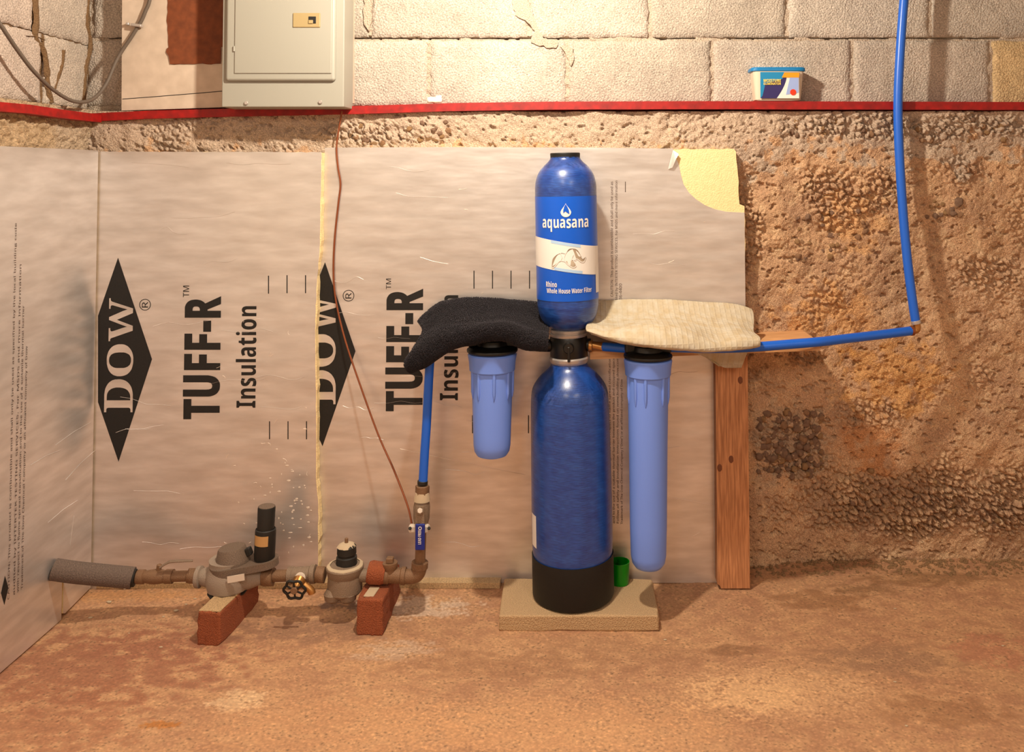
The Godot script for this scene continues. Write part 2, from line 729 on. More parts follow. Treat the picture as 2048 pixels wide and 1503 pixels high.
func floor_tex() -> ImageTexture:
	var w := 1536
	var h := 512
	# stains, pale patches and rust as they lie: px, py, reach in metres across and ahead, colour, strength
	var list := [
		[180, 1330, 0.34, 0.16, Color(0.54, 0.34, 0.25), 0.6], [330, 1290, 0.20, 0.08, Color(0.56, 0.36, 0.27), 0.5], [60, 1440, 0.25, 0.14, Color(0.58, 0.38, 0.27), 0.45],
		[600, 1260, 0.22, 0.06, Color(0.55, 0.41, 0.32), 0.6], [690, 1215, 0.07, 0.03, Color(0.40, 0.31, 0.27), 0.7], [830, 1220, 0.16, 0.05, Color(0.81, 0.74, 0.67), 0.55],
		[790, 1300, 0.10, 0.05, Color(0.79, 0.72, 0.65), 0.4], [480, 1400, 0.08, 0.04, Color(0.95, 0.86, 0.69), 0.35], [540, 1180, 0.10, 0.02, Color(0.88, 0.70, 0.35), 0.5],
		[1560, 1380, 0.22, 0.10, Color(0.95, 0.79, 0.59), 0.30], [1480, 1390, 0.14, 0.07, Color(0.95, 0.78, 0.56), 0.25], [1640, 1210, 0.14, 0.05, Color(0.53, 0.37, 0.24), 0.5],
		[1720, 1190, 0.10, 0.03, Color(0.48, 0.35, 0.23), 0.5], [1860, 1170, 0.2, 0.04, Color(0.51, 0.37, 0.24), 0.5], [1780, 1320, 0.2, 0.07, Color(0.55, 0.43, 0.33), 0.4],
		[1880, 1420, 0.14, 0.06, Color(0.57, 0.41, 0.28), 0.5], [1460, 1300, 0.06, 0.03, Color(0.50, 0.35, 0.24), 0.6], [1020, 1330, 0.3, 0.06, Color(0.57, 0.41, 0.29), 0.35],
		[1240, 1300, 0.3, 0.06, Color(0.62, 0.46, 0.33), 0.35], [1120, 1450, 0.35, 0.1, Color(0.81, 0.62, 0.44), 0.5], [700, 1450, 0.3, 0.1, Color(0.77, 0.58, 0.41), 0.4],
		[1990, 1300, 0.12, 0.08, Color(0.66, 0.43, 0.33), 0.5], [250, 1200, 0.2, 0.03, Color(0.75, 0.55, 0.35), 0.5], [320, 1450, 0.05, 0.015, Color(0.66, 0.40, 0.16), 0.7]]
	var blobs := []
	for q in list:
		var c := floor_pt(q[0], q[1])
		blobs.append([c.x, c.y, q[2], q[3], q[4], q[5]])
	var im := Image.create(w, h, false, Image.FORMAT_RGB8)
	var base := Color(0.73, 0.56, 0.41)
	var other := Color(0.64, 0.47, 0.35)
	for j in h:
		var z := 1.3 + 1.4 * (j + 0.5) / h
		for i in w:
			var x := -2.0 + 4.4 * (i + 0.5) / w
			var n := noise_b.get_noise_2d(x, z * 1.6)
			var f := noise_c.get_noise_2d(x, z)
			var c := base.lerp(other, clampf(0.45 + n * 0.9 + 0.5 * noise_a.get_noise_2d(x * 1.4, z * 2.0), 0, 1))
			for q in blobs:
				var dx: float = (x - q[0]) / q[2]
				if dx > 1.6 or dx < -1.6:
					continue
				var dz: float = (z - q[1]) / q[3]
				var d := dx * dx + dz * dz
				if d > 2.6:
					continue
				var s := clampf((1.0 - d + n * 1.3 + f * 0.7) * 1.6, 0, 1)
				c = c.lerp(q[4], s * q[5])
			var g := 1.0 + 0.10 * f + 0.08 * noise_c.get_noise_2d(x * 3.1 + 40.0, z * 3.1)
			var speck := noise_c.get_noise_2d(x * 0.9 + 9.0, z * 1.3)
			if speck > 0.42 and n < 0.0:
				g *= lerpf(1.0, 0.74, clampf((speck - 0.42) * 9.0, 0, 1))
			elif speck < -0.45:
				g *= 1.13
			im.set_pixel(i, j, Color(c.r * g, c.g * g, c.b * g))
	return ImageTexture.create_from_image(im)


func build_floor() -> void:
	var zs := []
	var z := -2.6
	while z < 1.3:
		zs.append(z)
		z += 0.13
	z = 1.3
	while z < 2.75:
		zs.append(z)
		z += 0.009
	var nx := 440
	var v := PackedVector3Array()
	var uv := PackedVector2Array()
	for zz in zs:
		for i in nx:
			var x := -2.0 + 4.4 * i / (nx - 1)
			v.append(Vector3(x, floor_height(x, zz) + 0.0010 * noise_c.get_noise_2d(x, zz), -zz))
			uv.append(Vector2((x + 2.0) / 4.4, (zz - 1.3) / 1.4))
	var m := mat("floor", Color(1, 1, 1), 0.85)
	m.albedo_texture = floor_tex()
	var o := structure("floor", "stained tan concrete basement floor with rust and damp patches", "floor")
	put(o, "concrete_surface", grid(nx, zs.size(), v, PackedColorArray(), uv), "floor")
	put(o, "slab", round_box(Vector3(4.6, 0.1, 5.5), 0.002, Transform3D(Basis(), Vector3(0.2, -0.07, 0))), "plain_wall")


# ---------------------------------------------------------------- walls
const Z_BLOCK := 2.56
const Y_LEDGE := 1.352

func wall_depth(x: float, y: float) -> float:
	# how far ahead the rough footing lies
	var low := clampf((1.30 - y) / 1.3, 0, 1)
	var d := 2.503 + 0.10 * low * smoothstep(0.2, 0.75, x) + 0.012 * smoothstep(0.28, 0.0, y)
	d -= 0.014 * noise_a.get_noise_2d(x * 1.6, y * 1.6) + 0.006 * noise_b.get_noise_2d(x, y)
	return d


func gravelly(x: float, y: float) -> float:
	# where the stones of the concrete lie bare, 0 to 1
	var n := noise_a.get_noise_2d(x * 1.3 + 7.0, y * 1.5 - 3.0) + 0.35 * noise_b.get_noise_2d(x * 0.6, y * 0.6)
	var spots := 0.0
	for q in [[0.62, 0.37, 0.14, 0.13], [0.78, 1.08, 0.17, 0.12], [1.11, 1.16, 0.09, 0.06], [0.95, 1.29, 0.45, 0.045], [0.50, 1.0, 0.05, 0.22], [1.2, 0.88, 0.16, 0.06], [0.86, 0.46, 0.13, 0.06], [1.05, 0.20, 0.42, 0.13], [0.66, 0.64, 0.07, 0.06], [-0.55, 1.27, 0.20, 0.05]]:
		var dx: float = (x - q[0]) / q[2]
		var dy: float = (y - q[1]) / q[3]
		spots = maxf(spots, 1.0 - dx * dx - dy * dy)
	return clampf(-0.12 + n * 1.2 + spots * 1.7, 0, 1)


func rubble_color(x: float, y: float, crack: float) -> Color:
	var n := noise_a.get_noise_2d(x * 1.9, y * 1.9 + 20.0)
	var f := noise_b.get_noise_2d(x * 1.3 + 4.0, y * 1.3)
	var c := Color(0.80, 0.49, 0.28).lerp(Color(0.63, 0.38, 0.23), clampf(0.5 + n, 0, 1))
	c = c.lerp(Color(0.92, 0.63, 0.38), clampf(f * 1.2, 0, 0.7))
	# upper concrete is greyer, its colour also darkened to offset the bulb light
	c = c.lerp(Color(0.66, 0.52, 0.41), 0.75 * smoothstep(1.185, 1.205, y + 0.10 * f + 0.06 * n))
	for q in [[0.74, 0.74, 0.16, 0.10, Color(0.92, 0.46, 0.16), 0.6], [0.93, 0.57, 0.17, 0.12, Color(0.92, 0.46, 0.13), 0.6], [0.80, 1.02, 0.10, 0.09, Color(0.92, 0.48, 0.18), 0.5], [0.86, 0.37, 0.10, 0.09, Color(0.65, 0.26, 0.08), 0.65], [1.2, 0.82, 0.16, 0.10, Color(0.89, 0.59, 0.38), 0.5], [0.62, 0.38, 0.14, 0.12, Color(0.51, 0.36, 0.25), 0.6], [0.95, 0.76, 0.1, 0.08, Color(0.85, 0.57, 0.36), 0.5]]:
		var dx: float = (x - q[0]) / q[2]
		var dy: float = (y - q[1]) / q[3]
		var s: float = clampf((1.0 - dx * dx - dy * dy + f * 1.6 + n * 0.6) * 1.3, 0, 1)
		c = c.lerp(q[4], s * q[5])
	var g := 1.0 + 0.25 * noise_c.get_noise_2d(x * 1.2, y * 1.2)
	return Color(c.r * g, c.g * g, c.b * g)


func rubble_point(x: float, y: float) -> Vector3:
	var g := gravelly(x, y)
	var a := cells_a.get_noise_2d(x, y) + 1.0
	var b := cells_b.get_noise_2d(x + 3.0, y) + 1.0
	var lump := (smoothstep(0.0, 0.42, a) - 0.55) * 0.015 + (smoothstep(0.0, 0.4, b) - 0.6) * 0.005
	lump *= 1.0 + 0.9 * smoothstep(0.38, 0.12, y)
	var d := wall_depth(x, y) - lump * g - 0.0022 * noise_c.get_noise_2d(x, y)
	var pit := noise_b.get_noise_2d(x * 1.7 + 31.0, y * 2.6)
	d += 0.010 * smoothstep(0.38, 0.48, pit) * (1.0 - g)
	return Vector3(x, y, -d)


func rubble_patch(x0: float, x1: float, y0: float, y1: float, step: float) -> ArrayMesh:
	var nx := int((x1 - x0) / step) + 1
	var ny := int((y1 - y0) / step) + 1
	var v := PackedVector3Array()
	var c := PackedColorArray()
	for j in ny:
		for i in nx:
			var x := lerpf(x0, x1, float(i) / (nx - 1))
			var y := lerpf(y0, y1, float(j) / (ny - 1))
			var p := rubble_point(x, y)
			if j == ny - 1:
				p.z = -Z_BLOCK
			v.append(p)
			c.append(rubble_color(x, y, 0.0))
	return grid(nx, ny, v, c)


func block_mesh(x0: float, x1: float, y0: float, y1: float, z: float, tone: Color, seed_: float, t := Transform3D()) -> ArrayMesh:
	# one rough concrete block: a grid over the front, bent back round its edges
	var nx := maxi(8, int((x1 - x0) / 0.010))
	var ny := maxi(6, int((y1 - y0) / 0.010))
	var v := PackedVector3Array()
	var c := PackedColorArray()
	for j in ny + 4:
		for i in nx + 4:
			var fu := clampf(float(i - 2) / (nx - 1), 0, 1)
			var fv := clampf(float(j - 2) / (ny - 1), 0, 1)
			var x := lerpf(x0, x1, fu)
			var y := lerpf(y0, y1, fv)
			var edge := maxi(maxi(2 - i, i - nx - 1), maxi(2 - j, j - ny - 1))
			edge = clampi(edge, 0, 2)
			var near := minf(minf(x - x0, x1 - x), minf(y - y0, y1 - y))
			var k := 0.006 * noise_b.get_noise_3d(x * 2.2, y * 2.2, seed_)
			if near < 0.012:
				x += k
				y += 0.8 * k
			var d := 0.0030 * noise_b.get_noise_3d(x, y, seed_) + 0.0022 * noise_c.get_noise_3d(x * 0.9, y * 0.9, seed_)
			d -= 0.005 * (1.0 - smoothstep(0.0, 0.014, near))
			if edge > 0:
				d -= 0.006 if edge == 1 else 0.045
			v.append(t * Vector3(x, y, -z + d))
			var g := 1.0 + 0.20 * noise_a.get_noise_3d(x * 2.0, y * 2.0, seed_) + 0.16 * noise_c.get_noise_2d(x, y)
			c.append(Color(tone.r * g, tone.g * g, tone.b * g))
	return grid(nx + 4, ny + 4, v, c)


func build_wall_back() -> void:
	var w := structure("wall_back", "rough concrete footing below pale block courses, behind the foil boards", "wall")
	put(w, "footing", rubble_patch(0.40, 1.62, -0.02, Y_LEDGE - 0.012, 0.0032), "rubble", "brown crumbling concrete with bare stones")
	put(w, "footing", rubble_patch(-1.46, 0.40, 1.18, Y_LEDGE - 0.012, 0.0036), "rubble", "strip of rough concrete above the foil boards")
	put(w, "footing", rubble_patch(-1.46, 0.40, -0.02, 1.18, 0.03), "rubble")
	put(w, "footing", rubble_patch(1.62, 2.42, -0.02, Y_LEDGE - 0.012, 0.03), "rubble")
	put(w, "backing", round_box(Vector3(4.3, 2.5, 0.1), 0.002, Transform3D(Basis(), Vector3(0.25, 1.15, -2.74))), "plain_wall")
	put(w, "upper_wall", round_box(Vector3(4.1, 0.50, 0.1), 0.002, Transform3D(Basis(), Vector3(0.4, 2.20, -Z_BLOCK - 0.05))), "plain_wall")
	# the mortar behind and between the blocks, here flush, there fallen out
	var y_joint := P(1000, 78, Z_BLOCK).y
	var nx := 700
	var ny := 200
	var v := PackedVector3Array()
	for j in ny:
		for i in nx:
			var x := lerpf(-1.50, 2.4, float(i) / (nx - 1))
			var y := lerpf(Y_LEDGE - 0.05, 1.96, float(j) / (ny - 1))
			var n := noise_b.get_noise_2d(x * 0.55, y * 1.6)
			var d := clampf(Z_BLOCK + 0.0075 - 0.007 * n - 0.003 * noise_c.get_noise_2d(x * 0.7, y), Z_BLOCK + 0.0045, Z_BLOCK + 0.016)
			for k in 2:
				# the bed joints have cracked open along their upper edge
				if absf(y - y_joint - 0.0045 - 0.2015 * k - 0.003 * noise_b.get_noise_2d(x * 2.0, 5.0)) < 0.0022 and noise_a.get_noise_2d(x * 2.0, 3.0 + k) + 0.4 * n > -0.12:
					d = Z_BLOCK + 0.028
			v.append(Vector3(x, y, -d))
	put(w, "mortar", grid(nx, ny, v), "mortar")
	var tones := [Color(0.70, 0.60, 0.51), Color(0.65, 0.56, 0.47), Color(0.73, 0.64, 0.55), Color(0.64, 0.55, 0.46)]
	var courses := [[y_joint - 0.196, y_joint - 0.005, [-1.45, 285, 570, 858, 1134, 1424, 1704, 1982, 2270]], [y_joint + 0.006, y_joint + 0.197, [-1.45, 180, 460, 740, 1058, 1300, 1574, 1862, 2140]], [y_joint + 0.208, y_joint + 0.399, [-1.45, 285, 570, 858, 1134, 1424, 1704, 1982, 2270]]]
	var k := 0
	for course in courses:
		var xs: Array = course[2]
		for i in xs.size() - 1:
			var x0: float = -1.45 if i == 0 else P(xs[i], 78, Z_BLOCK).x + 0.006
			var x1: float = P(xs[i + 1], 78, Z_BLOCK).x - 0.006
			var tone: Color = tones[(k * 7 + k / 3) % 4]
			if xs[i] == 1982 and course == courses[0]:
				tone = Color(0.86, 0.62, 0.34)
			put(w, "block", block_mesh(x0, x1, course[0], course[1], Z_BLOCK, tone, k * 3.7), "block")
			k += 1
	for drip in [[[[1018, -30], [1048, -30], [1062, 20], [1078, 58], [1086, 76], [1116, 82], [1112, 96], [1080, 92], [1062, 84], [1070, 62], [1050, 40], [1030, 30]], 1.0], [[[732, -30], [744, 10], [743, 44], [738, 62], [728, 48], [726, 20]], 2.0], [[[1120, 92], [1146, 96], [1148, 112], [1142, 132], [1136, 118], [1130, 104]], 3.0]]:
		put(w, "mortar_drip", slab(ragged(drip[0], 6, 2.2, drip[1]), Z_BLOCK - 0.006, 0.010), "mortar", "white mortar run")
	# loose stones that stick out of the footing, picked out one by one in the photograph
	var shapes := []
	for s in 6:
		shapes.append(pebble(s))
	var mats := ["stone", "stone_grey", "stone_tan"]
	var groups := [[0.53, 0.72, 0.28, 0.47, 150, 0.0085], [0.62, 0.86, 0.90, 1.05, 40, 0.0068], [0.99, 1.11, 1.03, 1.09, 16, 0.008], [0.62, 1.25, 1.25, 1.315, 40, 0.0065], [0.80, 1.25, 0.10, 0.30, 38, 0.0075], [-0.64, -0.36, 1.245, 1.31, 16, 0.007]]
	for q in groups:
		for i in q[4]:
			var x := rng.randf_range(q[0], q[1])
			var y := rng.randf_range(q[2], q[3])
			var p := rubble_point(x, y)
			var o := put(w, "stone", shapes[rng.randi() % 6], mats[(1 if x < 0.75 and y < 0.5 and rng.randf() < 0.6 else rng.randi() % 3)])
			var r: float = q[5] * rng.randf_range(0.7, 1.5)
			o.transform = Transform3D(Basis.from_euler(Vector3(rng.randf() * TAU, rng.randf() * TAU, rng.randf() * TAU)).scaled(Vector3(1, 1, 0.8) * r), p - Vector3(0, 0, r * 0.2))


func build_crumbs() -> void:
	# loose crumbs of the wall along its foot
	var mm := MultiMesh.new()
	mm.transform_format = MultiMesh.TRANSFORM_3D
	mm.mesh = pebble(3)
	mm.instance_count = 900
	for k in 900:
		var x := rng.randf_range(0.50, 1.55)
		var z := 2.62 - 0.015 - 0.09 * pow(rng.randf(), 2.2) - 0.02 * noise_b.get_noise_2d(x, 3.0)
		var r := rng.randf_range(0.0012, 0.0055)
		mm.set_instance_transform(k, Transform3D(Basis.from_euler(Vector3(rng.randf() * TAU, rng.randf() * TAU, 0)).scaled(Vector3.ONE * r), Vector3(x, floor_height(x, z) + r * 0.2, -z)))
	var o := MultiMeshInstance3D.new()
	o.name = "gravel"
	o.multimesh = mm
	o.material_override = M["stone_tan"]
	add_child(o, true)
	o.set_meta("kind", "stuff")
	o.set_meta("label", "loose brown crumbs of concrete along the foot of the rough wall, right side")
	o.set_meta("category", "gravel")


func pebble(s: int) -> ArrayMesh:
	var st := new_st()
	var n := 7
	var rows := []
	for j in n + 1:
		var row := []
		for i in 10:
			var a := PI * j / n
			var b := TAU * i / 10
			var p := Vector3(sin(a) * cos(b), cos(a), sin(a) * sin(b))
			row.append(p * Vector3(1.15, 0.85, 0.95) * (1.0 + 0.45 * noise_a.get_noise_3d(p.x * 0.5 + s * 5.0, p.y * 0.5, p.z * 0.5)))
		rows.append(row)
	for j in n:
		for i in 10:
			var k := (i + 1) % 10
			if j > 0:
				tri(st, rows[j + 1][i], rows[j][i], rows[j][k])
			if j < n - 1:
				tri(st, rows[j + 1][i], rows[j][k], rows[j + 1][k])
	return done(st)


const X_LEFT := -1.42

func build_wall_left() -> void:
	var w := structure("wall_left", "left concrete wall with brown filled cracks above the foil board", "wall")
	put(w, "backing", round_box(Vector3(0.1, 2.5, 5.4), 0.002, Transform3D(Basis(), Vector3(X_LEFT - 0.11, 1.15, -0.05))), "plain_wall")
	# turned so that x runs ahead along the wall and the face looks into the room
	var t := Transform3D(Basis(Vector3(0, 0, -1), Vector3(0, 1, 0), Vector3(1, 0, 0)), Vector3(X_LEFT, 0, 0))
	var y_joint := P(1000, 92, Z_BLOCK).y
	var k := 100
	for row in [[1.345, y_joint - 0.002, [1.90, 2.335, 2.56]], [y_joint + 0.002, y_joint + 0.2, [1.85, 2.295, 2.56]], [y_joint + 0.21, y_joint + 0.42, [1.85, 2.30, 2.56]]]:
		var xs: Array = row[2]
		for i in xs.size() - 1:
			put(w, "block", block_mesh(xs[i] + 0.008, xs[i + 1] - 0.010, row[0], row[1], 0.0, Color(0.74, 0.62, 0.52) if i == 1 else Color(0.76, 0.62, 0.53), k, t), "block")
			k += 2
	var v := PackedVector3Array()
	for j in 90:
		for i in 120:
			var z := lerpf(1.6, 2.58, i / 119.0)
			var y := lerpf(1.33, 2.0, j / 89.0)
			v.append(Vector3(X_LEFT - 0.010 + 0.006 * noise_b.get_noise_2d(z * 0.8, y * 0.8), y, -z))
	put(w, "mortar", grid(120, 90, v), "mortar_brown", "brown mortar in the joints")
	v = PackedVector3Array()
	var c := PackedColorArray()
	for j in 50:
		for i in 200:
			var z := lerpf(1.7, 2.56, i / 199.0)
			var y := lerpf(1.14, 1.345, j / 49.0)
			var g := 1.0 + 0.3 * noise_c.get_noise_2d(z, y)
			var lump := (smoothstep(0.0, 0.4, cells_a.get_noise_2d(z + 8.0, y) + 1.0) - 0.5) * 0.007
			v.append(Vector3(X_LEFT + 0.035 + lump + 0.012 * noise_b.get_noise_2d(z, y) - (0.06 if j == 49 else 0.0), y, -z))
			var col := Color(0.62, 0.43, 0.26).lerp(Color(0.62, 0.46, 0.32), smoothstep(2.28, 2.36, z + 0.05 * noise_b.get_noise_2d(z, y)))
			c.append(Color(col.r * g, col.g * g, col.b * g))
	put(w, "footing", grid(200, 50, v, c), "rubble", "ochre rough concrete under the red ledge")
	# lines of brown filler smeared down the joints
	for run in [[[[70, -20], [74, 40], [72, 75], [88, 100], [95, 140], [96, 170], [104, 205]], 7.0], [[[127, 100], [124, 130], [116, 155], [108, 180]], 4.0], [[[55, 72], [72, 73], [88, 80]], 6.0], [[[178, -20], [175, 45], [182, 90], [172, 140], [168, 205]], 5.0]]:
		var pts := []
		for q in run[0]:
			var d := P(q[0], q[1], 1.0) - Vector3(0, EYE, 0)
			pts.append(Vector3(0, EYE, 0) + d * ((X_LEFT + 0.001) / d.x))
		var st := new_st()
		var path := smooth_path(pts, 6)
		var prev := []
		for i in path.size():
			var p: Vector3 = path[i]
			var r: float = run[1] * 0.0009 * (1.0 + 1.1 * noise_b.get_noise_3d(p.x * 3.0, p.y * 3.0, p.z * 3.0))
			var here := []
			for q in [-1.0, -0.5, 0.5, 1.0]:
				here.append(p + Vector3(0.004 if absf(q) < 0.9 else -0.004, 0, q * r * 1.4))
			if i > 0:
				for s in 3:
					quad(st, prev[s], prev[s + 1], here[s + 1], here[s])
			prev = here
		put(w, "mortar_smear", done(st), "mortar_brown")


func build_room_shell() -> void:
	# the rest of the basement, behind and beside the camera
	var box := func(called: String, label: String, cat: String, size: Vector3, at: Vector3):
		var o := single(called, round_box(size, 0.002, Transform3D(Basis(), at)), "plain_wall", label, cat)
		o.set_meta("kind", "structure")
	box.call("wall_right", "plain pale basement wall to the right, out of view", "wall", Vector3(0.1, 2.5, 5.4), Vector3(2.45, 1.15, -0.05))
	box.call("wall_front", "plain pale basement wall behind the camera", "wall", Vector3(4.1, 2.5, 0.1), Vector3(0.45, 1.15, 2.65))
	var c := structure("ceiling", "underside of the floor above with bare joists", "ceiling")
	put(c, "deck", round_box(Vector3(4.1, 0.08, 5.4), 0.002, Transform3D(Basis(), Vector3(0.45, 2.44, -0.05))), "joist")
	for k in 9:
		put(c, "joist", round_box(Vector3(0.04, 0.19, 5.2), 0.003, Transform3D(Basis(), Vector3(-1.3 + 0.45 * k, 2.305, -0.03))), "joist")


func build_ledges() -> void:
	# the red painted ledge that runs along the top of the footing on both walls
	var run := [[-60, 212], [205, 236], [300, 229], [500, 224], [705, 220], [900, 214], [1100, 211], [1400, 210], [1800, 211], [2120, 212]]
	var st := new_st()
	st.set_smooth_group(-1)
	var rows := []
	for i in range(1, run.size()):
		var z := 2.488
		var top := P(run[i][0], run[i][1] - 8.0, z)
		var low := P(run[i][0], run[i][1] + 8.0, z)
		if i == 1:
			top.x = X_LEFT
			low.x = X_LEFT
		rows.append([Vector3(top.x, low.y, -Z_BLOCK - 0.02), low, top, Vector3(top.x, top.y, -Z_BLOCK - 0.02)])
	for i in rows.size() - 1:
		for s in 4:
			var k := (s + 1) % 4
			quad(st, rows[i][s], rows[i + 1][s], rows[i + 1][k], rows[i][k])
	var o := single("trim_1", done(st), "red_paint", "long red painted ledge across the block wall, under the moisture tub", "ledge")
	o.set_meta("kind", "structure")
	st = new_st()
	st.set_smooth_group(-1)
	rows = []
	for q in [[-120, 199, 0], [0, 213, 0], [60, 218, 0], [130, 228, 0], [196, 236, 1]]:
		var d := P(q[0], q[1], 1.0) - Vector3(0, EYE, 0)
		var k := (X_LEFT + 0.072) / d.x
		var p := Vector3(0, EYE, 0) + d * k
		if q[2]:
			p.z = -2.487
		var h := 0.011
		rows.append([Vector3(X_LEFT - 0.01, p.y - h, p.z), Vector3(p.x, p.y - h, p.z), Vector3(p.x, p.y + h, p.z), Vector3(X_LEFT - 0.01, p.y + h, p.z)])
	for i in rows.size() - 1:
		for s in 4:
			var k := (s + 1) % 4
			quad(st, rows[i + 1][s], rows[i][s], rows[i][k], rows[i + 1][k])
	for e in [0, rows.size() - 1]:
		quad(st, rows[e][0], rows[e][1], rows[e][2], rows[e][3])
	o = single("trim_2", done(st), "red_paint", "short scuffed red ledge along the left wall above the foil board", "ledge")
	o.set_meta("kind", "structure")


# ---------------------------------------------------------------- lamps
func build_lamps() -> void:
	var at := P(960, -400, 1.75)
	var b := thing("ceiling_bulb", "bare warm bulb in a porcelain holder under the joists near the block wall", "lamp", at)
	put_here(b, "bulb", lathe([Vector2(0, -0.032), Vector2(0.016, -0.028), Vector2(0.028, -0.014), Vector2(0.031, 0.0), Vector2(0.027, 0.016), Vector2(0.016, 0.034), Vector2(0.013, 0.05), Vector2(0, 0.05)], 24), "lamp_glow")
	put_here(b, "holder", lathe([Vector2(0.0, 0.05), Vector2(0.022, 0.05), Vector2(0.026, 0.075), Vector2(0.055, 0.085), Vector2(0.058, 0.10), Vector2(0, 0.10)], 28), "porcelain")
	put_here(b, "drop_box", round_box(Vector3(0.10, 2.21 - at.y - 0.10, 0.10), 0.004, Transform3D(Basis(), Vector3(0, 0.10 + (2.21 - at.y - 0.10) / 2.0, 0))), "galvanised")
	var l := OmniLight3D.new()
	l.name = "bulb_light"
	l.light_color = LAMP_COLOR
	l.light_energy = LAMP_ENERGY
	l.light_size = 0.031
	l.omni_range = 12.0
	l.omni_attenuation = 2.0
	l.shadow_enabled = true
	b.add_child(l)
	for s in [-0.55, 1.05]:  # two unseen lights, out of view behind the camera, that brighten the shadows
		var f := thing("unseen_ceiling_light", "unseen long light under the joists behind the camera, placed to brighten the shadows, " + ("over the left side" if s < 0 else "over the right side"), "lamp", Vector3(s, 2.21, 0.5), "unseen lights behind the camera")
		put_here(f, "housing", round_box(Vector3(0.34, 0.06, 1.24), 0.01, Transform3D(Basis(), Vector3(0, -0.03, 0))), "fixture_white")
		put_here(f, "diffuser", round_box(Vector3(0.30, 0.01, 1.2), 0.004, Transform3D(Basis(), Vector3(0, -0.063, 0))), "unseen_light_glow")
		var a := AreaLight3D.new()
		a.name = "unseen_area_light"
		a.area_size = Vector2(0.30, 1.2)
		a.light_color = UNSEEN_LIGHT_COLOR
		a.light_energy = UNSEEN_LIGHT_ENERGY
		a.area_range = 14.0
		a.area_attenuation = 2.0
		a.shadow_enabled = true
		a.position = Vector3(0, -0.075, 0)
		a.rotation.x = -PI / 2
		f.add_child(a)


# ---------------------------------------------------------------- foil faced foam boards
const Z_C := 2.475
const Z_B := 2.447
const X_A := -1.33

func upright_words(parent: Node3D, called: String, text: String, font: Font, px0: float, px1: float, py_low: float, py_high: float, z: float, material := "print") -> void:
	# lettering that reads upwards: its foot at px1, its first letter at py_low
	var o := P(px1, py_low, z)
	var top := P(px1, py_high, z)
	var left := P(px0, py_low, z)
	put(parent, called, words(text, font, o, Vector3(0, 1, 0), Vector3(-1, 0, 0), top.y - o.y, o.x - left.x), material)


func registered(parent: Node3D, px: float, py: float, r: float, z: float) -> void:
	var c := P(px, py, z)
	var u := U(py, z)
	var st := new_st()
	for k in 28:
		var a := TAU * k / 28
		var b := TAU * (k + 1) / 28
		var da := Vector3(cos(a), sin(a), 0) * u
		var db := Vector3(cos(b), sin(b), 0) * u
		quad(st, c + da * (r - 1.3), c + da * r, c + db * r, c + db * (r - 1.3))
	put(parent, "registered_mark", done(st), "print")
	upright_words(parent, "registered_letter", "R", sans, px - r * 0.55, px + r * 0.5, py + r * 0.5, py - r * 0.5, z)


